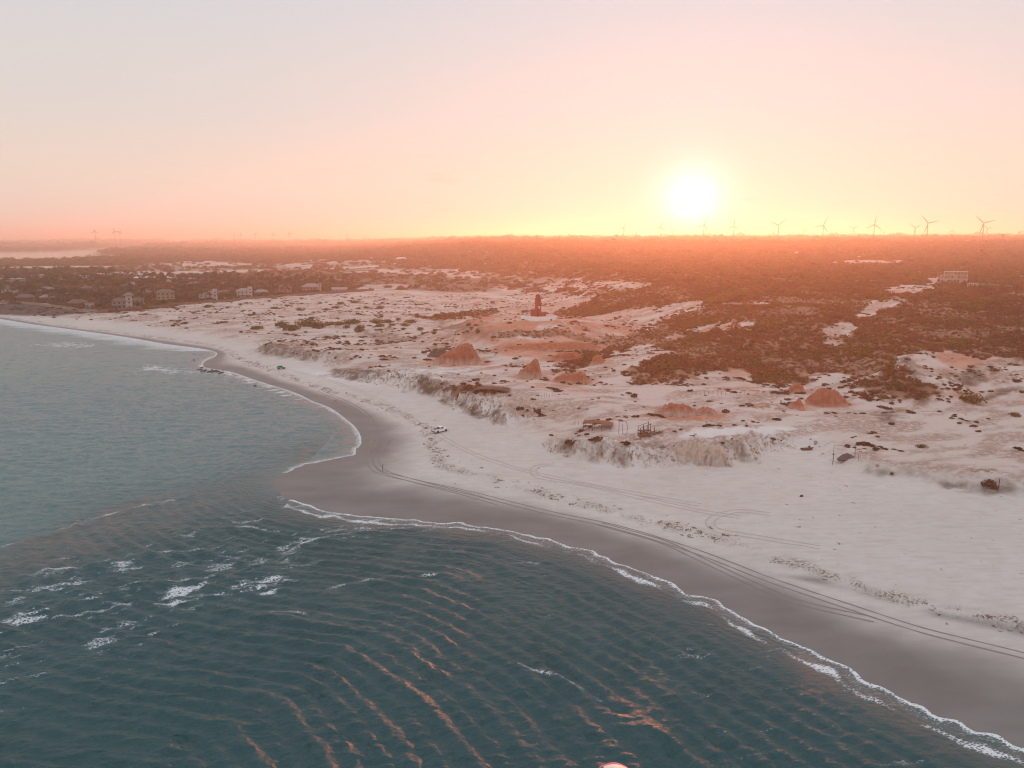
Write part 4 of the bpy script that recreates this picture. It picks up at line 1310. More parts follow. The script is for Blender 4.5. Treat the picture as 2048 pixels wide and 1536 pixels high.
def outcrop(name, prof, vbase, depth, mat, label, seed, zdrop=0.5, flute=0.35, back=1.0, cat='rock', group='weathered rock outcrops on the dunes', power=2.6):
    """prof: (u, v_top) pairs along the skyline of the outcrop; vbase: pixel row of its foot"""
    us = [p[0] for p in prof]
    uc = (us[0] + us[-1]) / 2
    base = hit([(uc, vbase)])[0]
    dist = math.hypot(base[0], base[1])
    mpp = dist / _F
    xs = np.array([(u - uc) * mpp for u in us])
    hs_ = np.array([max(0.15, (vbase - vt) * mpp * 1.0) for u, vt in prof])
    W = xs[-1] - xs[0]
    nx, ny = 76, 34
    V = []
    g = np.linspace(-1, 1, nx)
    for j in range(ny):
        tt = j / (ny - 1) * 2 - 1                     # -1 front .. 1 back
        for i in range(nx):
            a = g[i] * W / 2 * 1.04
            V.append((a, tt))
    V = np.array(V)
    a, tt = V[:, 0], V[:, 1]
    hp_ = np.interp(a, xs, hs_)
    e_ = np.abs(a / (W / 2 * 1.04))
    endf = np.clip(1 - e_ ** 4, 0, 1) ** 0.7
    dep = depth * (0.6 + 0.4 * np.sqrt(np.clip(1 - e_ ** 2, 0, 1))) * (1 + 0.45 * noise(a / 2.6, a * 0 + 3, seed) + 0.25 * noise(a / 0.9, a * 0, seed + 1))
    prof_t = np.where(tt < 0, np.clip(1 - np.abs(tt) ** power, 0, 1) ** 0.8, np.clip(1 - np.abs(tt) ** 1.7, 0, 1))
    y = np.where(tt < 0, tt * dep * 0.62, tt * dep * back * 1.3)
    h = hp_ * prof_t * endf
    rough_ = np.clip(hp_ / 3.0, 0.25, 1.2)
    h = h + rough_ * (0.95 * ridged(a / 4.0, y / 2.8, seed + 3, 4) - 0.75) * prof_t * endf + 0.3 * rough_ * fbm(a / 1.4, y / 1.4, seed + 4, 3) * prof_t
    fl = np.abs(noise(a / 1.9 + 0.9 * noise(a / 2.5, y / 2.0 + h / 2.0, seed + 9), h / 3.5, seed + 5))
    fl2 = np.abs(noise(a / 0.8 + 0.6 * noise(a / 1.5, h, seed + 12), h / 2.5, seed + 15))
    side = 4 * prof_t * (1 - prof_t)
    cut = np.clip(1 - fl * 3, 0, 1) + 0.45 * np.clip(1 - fl2 * 3.5, 0, 1)
    y = y + np.where(tt < 0, 1, -1) * flute * cut * np.clip(side + 0.2, 0, 1) + 0.35 * rough_ * fbm(a / 2.0, h / 1.2, seed + 20, 3)
    h = h - flute * 0.45 * cut * np.minimum(hp_ * 0.5, 1.0) * endf
    # loose debris skirt
    h = np.where(tt < -0.9, h - 0.2, h)
    h = h - zdrop
    faces = [(j * nx + i, j * nx + i + 1, (j + 1) * nx + i + 1, (j + 1) * nx + i) for j in range(ny - 1) for i in range(nx - 1)]
    me = new_mesh(name, np.column_stack([a, y, h]).tolist(), faces, True)
    me.materials.append(mat)
    rz = -math.atan2(base[0], base[1])
    o = link(name, me, None, (base[0], base[1] + depth * 0.45, ground_z(base[0], base[1])), rz)
    T(o, label, cat, group)
    return o


outcrop('red_rock', [(856, 728), (868, 716), (885, 710), (902, 703), (918, 693), (932, 688), (944, 688), (950, 700), (958, 710), (968, 727)], 729, 9.0, M_RED,
        'largest red clay rock, fluted pale foot, standing on white sand', 1, flute=0.8)
outcrop('red_rock', [(1032, 755), (1036, 742), (1048, 736), (1060, 728), (1072, 716), (1078, 722), (1082, 738), (1088, 752)], 757, 6.0, M_RED,
        'pointed red rock leaning right, below the lighthouse hill', 2, flute=0.6)
outcrop('red_rock', [(1104, 765), (1107, 752), (1125, 749), (1150, 748), (1172, 745), (1180, 756), (1184, 762)], 766, 5.0, M_RED2,
        'low flat topped red ledge right of the pointed red rock', 3)
outcrop('red_rock', [(1308, 830), (1315, 815), (1345, 808), (1375, 812), (1396, 820), (1405, 815), (1424, 811), (1438, 818), (1445, 830)], 834, 5.0, M_RED,
        'long low salmon rock bank on the sand above the wooden frames', 4, flute=0.45)
outcrop('red_rock', [(1614, 810), (1622, 798), (1640, 786), (1655, 780), (1672, 784), (1690, 792), (1700, 803)], 813, 6.0, M_RED2,
        'rounded red boulder at the foot of the scrub hill', 5)
outcrop('red_rock', [(1578, 784), (1584, 773), (1597, 768), (1608, 772), (1613, 782)], 786, 4.0, M_RED2, 'small red knob with dark top above the sand slope', 6)
outcrop('red_rock', [(1577, 816), (1583, 806), (1597, 800), (1608, 804), (1613, 815)], 818, 3.5, M_RED2, 'small pale red knob just left of the rounded boulder', 7)
outcrop('red_rock', [(1096, 722), (1105, 711), (1125, 706), (1145, 704), (1162, 704), (1168, 712)], 722, 4.0, M_RED2, 'slanting red ledge among dark brush below lighthouse', 8)
outcrop('red_rock', [(1182, 727), (1186, 714), (1198, 711), (1208, 714), (1210, 727)], 729, 4.0, M_RED2, 'small square red block beside the sandy gully', 9)
outcrop('red_rock', [(985, 700), (1010, 691), (1060, 688), (1110, 686), (1160, 685), (1200, 688), (1222, 694)], 701, 9.0, M_RED2,
        'long red clay escarpment round the foot of the lighthouse hill', 10, flute=0.7)
outcrop('pale_cliff', [(1326, 920), (1336, 900), (1360, 893), (1395, 886), (1425, 888), (1458, 892), (1466, 905), (1472, 918)], 923, 7.0, M_PALEROCK,
        'pale sandy cliff with fluted face at the back of the beach', 11, flute=0.7)
outcrop('dark_rock', [(848, 714), (860, 705), (876, 699), (890, 700), (898, 706), (900, 712)], 716, 5.0, M_DARKROCK, 'smooth dark dome behind the largest red rock', 12, flute=0.15)

# dark stones in the surf at the beach bend
def stone_mesh(seed):
    r = random.Random(seed)
    bm = bmesh.new()
    bmesh.ops.create_icosphere(bm, subdivisions=2, radius=0.5)
    for v in bm.verts:
        n = v.co.normalized()
        v.co *= 1 + 0.35 * float(noise(np.array([n.x * 1.6 + seed]), np.array([n.y * 1.6 + n.z]), seed)[0])
        v.co.z *= 0.62
    me = bpy.data.meshes.new('stone'); bm.to_mesh(me); bm.free()
    me.materials.append(M_STONE)
    return me


M_STONE = paint('wet_dark_stone', (0.045, 0.036, 0.033), 0.45, 0.35, 2.5)
STONES = [stone_mesh(i) for i in range(4)]
rs = random.Random(8)
for i in range(26):
    u = rs.uniform(396, 452); v = 740 + (u - 396) * 0.10 + rs.gauss(0, 2.2)
    p = at0(u, v, 0.1)
    s = rs.uniform(0.7, 2.0)
    o = link('shore_stone', STONES[i % 4], None, (p[0], p[1], 0.12), rs.uniform(0, 6.28), (s * 1.3, s, s * 0.9))
    T(o, 'dark wet stone in the white surf at the beach bend', 'stone', 'dark stones in the surf')
for (u, v, s) in ((510, 771, 1.2), (388, 720, 1.3), (472, 741, 0.8)):
    p = at0(u, v, 0.1)
    o = link('shore_stone', STONES[0], None, (p[0], p[1], 0.1), rs.uniform(0, 6.28), s)
    T(o, {510: 'lone dark stone in the foam right of the stone cluster', 388: 'lone dark stone in shallow water left of the cluster', 472: 'small dark stone at the swash edge by the cluster'}[u], 'stone')

# ------------------------------------------------------------------ lighthouse
M_LH = paint('brick_red_paint', (0.30, 0.028, 0.024), 0.7, 0.15, 1.2)
M_WHITE = paint('whitewash', (0.84, 0.81, 0.78), 0.8, 0.06, 1.0)
M_DARK = paint('dark_opening', (0.03, 0.025, 0.025), 0.7, 0.2)
M_GLASS = paint('dark_glass', (0.02, 0.025, 0.03), 0.12, 0.1, spec=0.6)
M_METAL = paint('grey_metal', (0.35, 0.33, 0.31), 0.45, 0.15, metal=0.5)
zb = ground_z(LH_X, LH_Y) + 0.1
lh = empty('lighthouse', (LH_X, LH_Y, zb), R(-38))
lh.scale = (1.15, 1.15, 1.12)
oct_ = lambda r, n=8, ph=0.39: [(r * math.cos(6.2832 * k / n + ph), r * math.sin(6.2832 * k / n + ph)) for k in range(n)]
MB().prism(oct_(1.62), -1.0, 10.9).build('tower', M_LH, lh)
g = MB().prism(oct_(1.78), 10.903, 11.15).build('gallery', M_LH, lh)
rail = MB()
for k in range(8):
    x0, y0 = oct_(1.68)[k]; x1, y1 = oct_(1.68)[(k + 1) % 8]
    rail.tube([(x0, y0, 11.15), (x0, y0, 12.0)], 0.035, 4)
    rail.tube([(x0, y0, 12.0), (x1, y1, 12.0)], 0.03, 4)
rail.build('railing', M_LH, g)
ln = MB().prism(oct_(1.18), 11.153, 12.6).build('lantern_room', M_LH, lh)
MB().lathe([(1.25, 12.603), (1.0, 12.95), (0.45, 13.2), (0.12, 13.35)], 12).build('dome', M_LH, ln, True)
MB().tube([(0, 0, 13.3), (0, 0, 14.0)], 0.05, 5).box((0.15, 0, 13.75), (0.6, 0.5, 0.35)).build('beacon', M_WHITE, ln)
wing = MB().box((-1.9, 0.6, 2.1), (3.0, 4.2, 6.0)).build('keeper_wing', M_LH, lh)
wing2 = MB().box((2.3, 0.2, 1.6), (2.7, 3.2, 5.0)).build('store_wing', M_LH, lh)
MB().box((-1.9, 0.6, 5.2), (3.3, 4.5, 0.2)).build('parapet', M_LH, wing)
MB().box((2.3, 0.2, 4.2), (3.0, 3.5, 0.2)).build('parapet', M_LH, wing2)
MB().box((1.35, -0.95, 6.6), (0.25, 0.6, 1.1), R(-45)).build('window', M_WHITE, lh)
MB().box((1.12, -1.46, 3.0), (0.16, 0.55, 2.2), R(-45)).build('doorway', M_DARK, lh)
T(lh, 'dark red lighthouse tower standing on its walled red hill', 'lighthouse')

# its white compound wall: near corner towards the sea
cw = empty('compound_wall', (LH_X, LH_Y, zb))
corn = [(-9.6, -1.5), (-0.8, -9.5), (10.2, -5.0), (8.5, 6.5), (-3.5, 9.0)]
for i in range(5):
    (x0, y0), (x1, y1) = corn[i], corn[(i + 1) % 5]
    L = math.hypot(x1 - x0, y1 - y0); a = math.atan2(y1 - y0, x1 - x0)
    zlow = min(float(height(np.array([LH_X + x0]), np.array([LH_Y + y0]))[0]), float(height(np.array([LH_X + x1]), np.array([LH_Y + y1]))[0])) - zb - 0.6
    w = MB().box(((x0 + x1) / 2, (y0 + y1) / 2, (zlow + 2.7) / 2), (L - 0.3, 0.28, 2.7 - zlow), a).build('wall_panel', M_WHITE, cw)
    MB().box((x0, y0, (zlow + 2.82) / 2), (0.42, 0.42, 2.82 - zlow), a).build('corner_post', M_WHITE, cw)
    MB().box(((x0 + x1) / 2, (y0 + y1) / 2, 2.74), (L - 0.44, 0.36, 0.075), a).build('coping', M_WHITE, w)
    if i == 1:
        MB().box((x0 + (x1 - x0) * 0.72, y0 + (y1 - y0) * 0.72 - 0.16, 0.1), (0.9, 0.1, 2.2), a).build('gate', M_DARK, cw)
MB().prism([(x * 0.97, y * 0.97) for x, y in corn], -1.2, 0.0).build('paved_yard', paint('pale_pavement', (0.55, 0.42, 0.35), 0.9, 0.12, 0.8), cw)
T(cw, 'low whitewashed wall around the lighthouse yard', 'wall')
# white steps with a parapet running down the right of the hill
M_STEP = paint('worn_whitewash', (0.60, 0.50, 0.45), 0.85, 0.15, 1.0)
st = empty('hill_stairs', (LH_X + 10.5, LH_Y - 5.2, zb))
p0 = np.array([LH_X + 10.5, LH_Y - 5.2]); p1 = hit([(1153, 670)])[0][:2]
side_w = MB(); treads = []
N = 22
dirv = (p1 - p0); Ld = np.hypot(*dirv); dirv = dirv / Ld; nrm = np.array([-dirv[1], dirv[0]])
hz = height(p0[0] + dirv[0] * Ld * np.linspace(0, 1, N + 1), p0[1] + dirv[1] * Ld * np.linspace(0, 1, N + 1))
ang = math.atan2(dirv[1], dirv[0])
for i in range(N):
    c = p0 + dirv * Ld * (i + 0.5) / N
    z1 = max(hz[i], hz[i + 1]) + 0.25
    MB().box((c[0] - st.location.x, c[1] - st.location.y, z1 - zb - 0.4), (Ld / N - 0.01, 0.75, 0.8), ang).build('step', M_STEP, st)
for s in (-1, 1):
    pr_ = MB()
    for i in range(N):
        a0 = p0 + dirv * Ld * i / N + nrm * 0.46 * s; a1 = p0 + dirv * Ld * (i + 1) / N + nrm * 0.46 * s
        pr_.add([(a0[0] - st.location.x - nrm[0] * .06, a0[1] - st.location.y - nrm[1] * .06, hz[i] - zb - 0.3), (a1[0] - st.location.x - nrm[0] * .06, a1[1] - st.location.y - nrm[1] * .06, hz[i + 1] - zb - 0.3),
                 (a1[0] - st.location.x - nrm[0] * .06, a1[1] - st.location.y - nrm[1] * .06, hz[i + 1] - zb + 0.9), (a0[0] - st.location.x - nrm[0] * .06, a0[1] - st.location.y - nrm[1] * .06, hz[i] - zb + 0.9),
                 (a0[0] - st.location.x + nrm[0] * .06, a0[1] - st.location.y + nrm[1] * .06, hz[i] - zb - 0.3), (a1[0] - st.location.x + nrm[0] * .06, a1[1] - st.location.y + nrm[1] * .06, hz[i + 1] - zb - 0.3),
                 (a1[0] - st.location.x + nrm[0] * .06, a1[1] - st.location.y + nrm[1] * .06, hz[i + 1] - zb + 0.9), (a0[0] - st.location.x + nrm[0] * .06, a0[1] - st.location.y + nrm[1] * .06, hz[i] - zb + 0.9)],
                [(0, 1, 2, 3), (7, 6, 5, 4), (3, 2, 6, 7), (0, 4, 5, 1)] + ([(0, 3, 7, 4)] if i == 0 else []) + ([(1, 5, 6, 2)] if i == N - 1 else []))
    pr_.build('parapet', M_STEP, st)
T(st, 'straight white stairway down the right flank of the lighthouse hill', 'stairs')

# ------------------------------------------------------------------ pickup truck
M_CARW = paint('white_car_paint', (0.80, 0.80, 0.80), 0.25, 0.02, spec=0.6)
M_TYRE = paint('tyre_rubber', (0.025, 0.024, 0.024), 0.8, 0.2)
M_RIM = paint('wheel_rim', (0.30, 0.30, 0.31), 0.35, 0.1, metal=0.7)
M_PLAST = paint('black_plastic', (0.03, 0.03, 0.032), 0.55, 0.1)
M_LAMP = paint('clear_lamp', (0.6, 0.6, 0.6), 0.15, 0.05)
M_TAIL = paint('red_tail_lamp', (0.30, 0.02, 0.02), 0.25, 0.1)
M_LOAD = paint('brown_cargo', (0.30, 0.17, 0.10), 0.85, 0.3, 2.0)


def side_slab(prof, y0, y1, inset=0.0):
    """closed side profile (x, z) swept across the car; the top edge may lean in"""
    n = len(prof)
    zmax = max(p[1] for p in prof); zmin = min(p[1] for p in prof)
    def yy(y, z):
        k = (z - zmin) / (zmax - zmin + 1e-9)
        return y * (1 - inset * k)
    v = [(x, yy(y0, z), z) for x, z in prof] + [(x, yy(y1, z), z) for x, z in prof]
    return v, [tuple(range(n)), tuple(range(2 * n - 1, n - 1, -1))] + [(i, n + i, n + (i + 1) % n, (i + 1) % n) for i in range(n)]


def wheels(parent, xs, half, rad, wid):
    for x in xs:
        for s in (-1, 1):
            y = s * half
            m = MB().lathe([(rad * 0.62, -wid / 2), (rad * 0.95, -wid / 2), (rad, -wid * 0.32), (rad, wid * 0.32), (rad * 0.95, wid / 2), (rad * 0.62, wid / 2)], 18)
            m.v = [(a + x, c + y, b + rad) for a, b, c in m.v]
            w = m.build('wheel', M_TYRE, parent, True)
            m2 = MB().lathe([(rad * 0.62, -wid * 0.42), (rad * 0.3, -wid * 0.30), (rad * 0.28, wid * 0.30), (rad * 0.62, wid * 0.42)], 14)
            m2.v = [(a + x, c + y, b + rad) for a, b, c in m2.v]
            m2.build('rim', M_RIM, w)


tp = hit([(880, 864)])[0]
tk = empty('pickup_truck', (tp[0], tp[1], tp[2] + 0.02), R(46))
body = [(-2.6, 0.52), (-2.62, 0.98), (-0.62, 1.06), (1.05, 1.12), (2.35, 1.02), (2.62, 0.82), (2.66, 0.5), (2.2, 0.42), (2.08, 0.72), (1.72, 0.86), (1.36, 0.74), (1.22, 0.42),
        (-1.12, 0.42), (-1.24, 0.74), (-1.6, 0.86), (-1.96, 0.74), (-2.1, 0.45)]
v, f = side_slab(body, -0.92, 0.92, 0.04)
bo = MB().add(v, f).build('body', M_CARW, tk)
v, f = side_slab([(-0.62, 1.07), (-0.5, 1.72), (0.62, 1.78), (1.18, 1.13)], -0.86, 0.86, 0.16)
cab = MB().add(v, f).build('cab', M_CARW, tk)
v, f = side_slab([(-0.44, 1.20), (-0.38, 1.60), (0.52, 1.64), (0.92, 1.22)], -0.865, 0.865, 0.115)
MB().add(v, f).build('side_windows', M_GLASS, cab)
MB().add([(0.70, -0.70, 1.70), (0.70, 0.70, 1.70), (1.17, 0.78, 1.18), (1.17, -0.78, 1.18)], [(3, 2, 1, 0)]).build('windscreen', M_GLASS, cab)
MB().box((-0.60, 0, 1.40), (0.05, 1.3, 0.42)).build('rear_window', M_GLASS, cab)
for s in (-1, 1):
    MB().box((-1.62, s * 0.86, 1.12), (1.98, 0.10, 0.30)).build('bed_side', M_CARW, tk)
    MB().box((2.56, s * 0.72, 0.86), (0.16, 0.36, 0.18)).build('headlight', M_LAMP, tk)
    MB().box((-2.61, s * 0.82, 0.92), (0.06, 0.16, 0.34)).build('tail_light', M_TAIL, tk)
    MB().box((0.92, s * 0.99, 1.22), (0.14, 0.16, 0.15)).build('mirror', M_CARW, tk)
tg = MB().box((-2.58, 0, 1.06), (0.07, 1.6, 0.42)).build('tailgate', M_CARW, tk)
MB().box((-2.62, 0, 1.12), (0.04, 0.3, 0.08)).build('handle', M_PLAST, tg)
MB().box((-1.62, 0, 1.06), (1.9, 1.6, 0.06)).build('bed_floor', M_PLAST, tk)
MB().box((-2.68, 0, 0.56), (0.14, 1.7, 0.18)).build('rear_bumper', M_PLAST, tk)
MB().box((2.66, 0, 0.55), (0.14, 1.75, 0.24)).build('front_bumper', M_PLAST, tk)
ld = MB().box((-1.3, 0.1, 1.24), (0.9, 1.0, 0.3)).box((-1.9, -0.2, 1.2), (0.6, 0.8, 0.22), 0.3).tube([(-3.2, 0.35, 1.34), (-0.9, 0.3, 1.44)], 0.06, 5).build('cargo', M_LOAD, tk)
wheels(tk, (-1.6, 1.72), 0.80, 0.40, 0.27)
T(tk, 'white double cab pickup truck parked on the beach sand', 'truck')

# ------------------------------------------------------------------ green buggy
M_GRN = paint('green_car_paint', (0.02, 0.24, 0.17), 0.3, 0.05, spec=0.6)
tp = hit([(562, 738)])[0]
bg = empty('beach_buggy', (tp[0], tp[1], tp[2] + 0.02), R(32))
v, f = side_slab([(-1.75, 0.5), (-1.8, 0.98), (-0.2, 1.0), (0.75, 1.02), (1.7, 0.86), (1.8, 0.55), (1.5, 0.42), (1.15, 0.72), (0.75, 0.42), (-0.75, 0.42), (-1.15, 0.74), (-1.55, 0.45)], -0.74, 0.74, 0.05)
MB().add(v, f).build('body', M_GRN, bg)
v, f = side_slab([(-1.55, 1.0), (-1.35, 1.62), (0.25, 1.66), (0.78, 1.03)], -0.7, 0.7, 0.14)
cb = MB().add(v, f).build('cabin', M_GRN, bg)
v, f = side_slab([(-1.35, 1.10), (-1.22, 1.50), (0.16, 1.54), (0.52, 1.12)], -0.705, 0.705, 0.09)
MB().add(v, f).build('side_windows', M_GLASS, cb)
MB().add([(0.33, -0.56, 1.58), (0.33, 0.56, 1.58), (0.77, 0.62, 1.08), (0.77, -0.62, 1.08)], [(3, 2, 1, 0)]).build('windscreen', M_GLASS, cb)
MB().box((-0.55, 0, 1.69), (1.5, 1.1, 0.05)).build('roof_panel', paint('pale_green_roof', (0.45, 0.62, 0.55), 0.4, 0.05), cb)
MB().box((1.82, 0, 0.55), (0.12, 1.4, 0.2)).build('bumper', M_PLAST, bg)
for s in (-1, 1):
    MB().box((1.74, s * 0.52, 0.80), (0.08, 0.22, 0.16)).build('headlight', M_LAMP, bg)
    MB().box((-1.8, s * 0.6, 0.80), (0.06, 0.14, 0.2)).build('tail_light', M_TAIL, bg)
wheels(bg, (-1.15, 1.15), 0.68, 0.36, 0.26)
T(bg, 'small green off road car on the sand near the left dunes', 'car')

# ------------------------------------------------------------------ fishermen's shelters and frames on the dunes
M_THATCH = paint('brown_thatch', (0.20, 0.085, 0.050), 0.95, 0.35, 2.5)
M_POLE = paint('dark_pole_wood', (0.085, 0.055, 0.042), 0.85, 0.3, 3.0)


def shelter(u, v, L, D, h, rz, label, sag=0.5, posts=8, roofmat=None, seed=1):
    p = hit([(u, v)])[0]
    o = empty('thatched_shelter', (p[0], p[1], p[2]), rz)
    r = random.Random(seed)
    nx, ny = 12, 6
    V, F = [], []
    for side_ in (0, 1):
        for j in range(ny):
            for i in range(nx):
                a = i / (nx - 1) - 0.5; b = j / (ny - 1) - 0.5
                z = h + 0.55 * (1 - abs(b) * 2) * (0.6 + 0.6 * math.cos(a * 5 + seed)) - sag * a * a * 4 * (0.6 if a < 0 else 1.0) + r.uniform(-.06, .06)
                V.append((a * L + r.uniform(-.1, .1), b * D + r.uniform(-.1, .1), z - side_ * 0.16))
    for j in range(ny - 1):
        for i in range(nx - 1):
            q = (j * nx + i, j * nx + i + 1, (j + 1) * nx + i + 1, (j + 1) * nx + i)
            F.append(q); F.append(tuple(k + nx * ny for k in q[::-1]))
    bd = [i for i in range(nx)] + [j * nx + nx - 1 for j in range(1, ny)] + [(ny - 1) * nx + i for i in range(nx - 2, -1, -1)] + [j * nx for j in range(ny - 2, 0, -1)]
    for a, b in zip(bd, bd[1:] + bd[:1]):
        F.append((b, a, a + nx * ny, b + nx * ny))
    link('roof', new_mesh('roof', V, F), o, mat=roofmat or M_THATCH)
    for i in range(posts):
        a = (i // 2) / (posts / 2 - 1) - 0.5; b = -0.44 if i % 2 == 0 else 0.44
        zt = h - sag * (a * 0.92) ** 2 * 4 * (0.6 if a < 0 else 1.0)
        MB().tube([(a * L * 0.92 + r.uniform(-.1, .1), b * D, -0.5), (a * L * 0.92, b * D, zt)], 0.07, 5).build('post', M_POLE, o)
    T(o, label, 'shelter')
    return o


shelter(1196, 856, 8.6, 4.2, 1.9, R(-14), 'sagging brown thatched shelter on thin posts above the beach', 0.55, 8, None, 1)
shelter(984, 784, 12.5, 6.0, 1.6, R(-8), 'long dark brown shelter roof on the bluff above the pickup', 0.8, 8, paint('dark_old_thatch', (0.12, 0.060, 0.045), 0.95, 0.3, 2.0), 4)


def pole_frame(u, v, parts, name, label, cat, rz=0.0, mat=None):
    p = hit([(u, v)])[0]
    o = empty(name, tuple(p), rz)
    for nm, pts, rad in parts:
        MB().tube(pts, rad, 5).build(nm, mat or M_POLE, o)
    return T(o, label, cat)


pole_frame(1246, 868, [('post', [(-1.2, 0, -.4), (-1.15, 0, 3.6)], .06), ('post', [(-.1, -.4, -.4), (-.2, -.4, 3.0)], .06), ('post', [(1.1, 0.1, -.4), (1.2, 0.1, 2.4), (0.75, 0.1, 3.7)], .06), ('beam', [(-1.4, 0, 3.55), (0.9, 0.1, 3.65)], .05)],
           'pole_frame', 'thin bare pole frame between the thatched shelter and the hut frame', 'frame')
hf = hit([(1288, 872)])[0]
o = empty('hut_frame', tuple(hf), R(10))
for (x, y, h) in ((-1.5, -.9, 2.6), (-.5, -.9, 2.9), (.5, -.9, 3.1), (1.5, -.9, 3.8), (-1.5, .9, 2.7), (1.5, .9, 3.9), (0, .9, 3.0)):
    MB().tube([(x, y, -.5), (x + .05, y, h)], .09, 5).build('post', M_POLE, o)
for a, b in (((-1.6, -.9, 2.5), (1.7, -.9, 3.6)), ((-1.6, .9, 2.6), (1.7, .9, 3.7)), ((-1.5, -.9, 1.5), (1.5, -.9, 1.6)), ((-1.5, .9, 1.5), (1.5, .9, 1.5))):
    MB().tube([a, b], .08, 5).build('beam', M_POLE, o)
for i in range(7):
    MB().box((-1.5 + i * .5, 0, 1.62 - (i % 2) * .03), (.42, 1.9, .07), 0.04 * (i % 3 - 1)).build('plank', M_POLE, o)
MB().box((0, 0, .45), (3.2, 1.9, .9), 0.1, .85).build('stacked_brush', M_THATCH, o)
T(o, 'broken wooden hut frame of dark posts on the dune edge', 'hut frame')
o = empty('driftwood_pile', tuple(hit([(1315, 868)])[0]), 0.3)
rs = random.Random(3)
for i in range(9):
    a = rs.uniform(-.6, .6); L = rs.uniform(1.6, 3.4); x, y = rs.gauss(0, .9), rs.gauss(0, .5)
    MB().tube([(x - L / 2 * math.cos(a), y - L / 2 * math.sin(a), rs.uniform(0, .5)), (x + L / 2 * math.cos(a), y + L / 2 * math.sin(a), rs.uniform(.1, .9))], .09, 5).build('pole', M_POLE, o)
MB().tube([(-1.0, 0, -.4), (-1.0, 0, 2.0)], .12, 5).build('pole', M_POLE, o)
T(o, 'pile of dark driftwood poles right of the broken hut frame', 'wood pile')
o = empty('brush_pile', tuple(hit([(1268, 879)])[0]), 0.1)
for i in range(10):
    a = rs.uniform(-3, 3); L = rs.uniform(1.0, 2.4); x, y = rs.gauss(0, .8), rs.gauss(0, .4)
    MB().tube([(x, y, rs.uniform(0, .3)), (x + L * math.cos(a), y + L * .5 * math.sin(a), rs.uniform(.1, .7))], [.06, .03], 4).build('branch', M_WOOD, o)
T(o, 'low tangle of grey branches left of the broken hut frame', 'branches')

# tarp covered boat between two goal-like pole frames on the right
p = hit([(1691, 921)])[0]
o = empty('covered_boat', tuple(p), R(12))
hull = [(-2.6, 0, .55), (-2.0, .62, .5), (0, .85, .45), (2.0, .62, .5), (2.8, 0, .75), (2.0, -.62, .5), (0, -.85, .45), (-2.0, -.62, .5)]
keel = [(x * .8, y * .45, .02) for x, y, z in hull]
MB().add(hull + keel, [tuple(range(8)), tuple(range(15, 7, -1))] + [(i, 8 + i, 8 + (i + 1) % 8, (i + 1) % 8) for i in range(8)]).build('hull', paint('weathered_hull', (0.12, 0.075, 0.06), 0.8, 0.3), o)
ridge = [(-2.3, 0, .9), (-1.0, 0, 1.7), (.4, 0, 2.0), (1.6, 0, 1.5), (2.5, 0, .95)]
tv = [(x, 0, z) for x, y, z in ridge] + [(x * 1.02, 1.0, .45) for x, y, z in ridge] + [(x * 1.02, -1.0, .45) for x, y, z in ridge]
MB().add(tv, [(i, i + 1, 6 + i, 5 + i) for i in range(4)] + [(10 + i, 11 + i, i + 1, i) for i in range(4)]).build('cover', paint('grey_brown_tarp', (0.115, 0.085, 0.085), 0.85, 0.25, 1.5), o)
T(o, 'dark tarp covered boat standing between thin poles on the sand', 'boat')
for (u, lab, hh_, par) in ((1674, 'thin goal like pole frame over the covered boat, left leg', 4.2, 0), ):
    pole_frame(1688, 926, [('post', [(-2.7, 0.6, -.4), (-2.6, 0.6, 4.6)], .05), ('post', [(-3.3, -1.0, -.4), (-3.2, -1.0, 2.4)], .05), ('post', [(2.9, 0.4, -.4), (2.8, 0.4, 4.6)], .06), ('post', [(3.2, -1.0, -.4), (3.1, -1.0, 2.6)], .05), ('crossbar', [(-2.6, 0.6, 4.55), (2.8, 0.4, 4.45)], .035)],
               'pole_frame', 'tall thin goal like pole frame around the covered boat', 'frame')
# small open boat drawn up beside the sand track
p = hit([(1613, 900)])[0]
o = empty('rowing_boat', tuple(p), R(5))
hull = [(-1.9, 0, .5), (-1.3, .55, .55), (0, .7, .5), (1.2, .55, .55), (2.1, 0, .8), (1.2, -.55, .55), (0, -.7, .5), (-1.3, -.55, .55)]
keel = [(x * .75, y * .5, .0) for x, y, z in hull]
inn = [(x * .9, y * .86, z - .02) for x, y, z in hull]; ink = [(x * .7, y * .45, .12) for x, y, z in hull]
n8 = range(8)
MB().add(hull + keel, [tuple(range(15, 7, -1))] + [(i, 8 + i, 8 + (i + 1) % 8, (i + 1) % 8) for i in n8]).add(inn + ink, [tuple(range(8, 16))] + [((i + 1) % 8, 8 + (i + 1) % 8, 8 + i, i) for i in n8]).add(hull + inn, [(i, (i + 1) % 8, 8 + (i + 1) % 8, 8 + i) for i in n8]).build('hull', paint('brown_boat_hull', (0.15, 0.075, 0.045), 0.7, 0.25), o)
for x in (-.7, .5):
    MB().box((x, 0, .42), (.25, 1.1, .05)).build('thwart', M_WOOD, o)
MB().tube([(-.3, .5, .45), (1.3, .75, 1.1)], .04, 5).build('oar', M_WOOD, o)
MB().box((.9, .25, .8), (.5, .4, .5)).build('crate', M_WOOD, o)
T(o, 'small brown rowing boat on the sand left of the covered boat', 'boat')
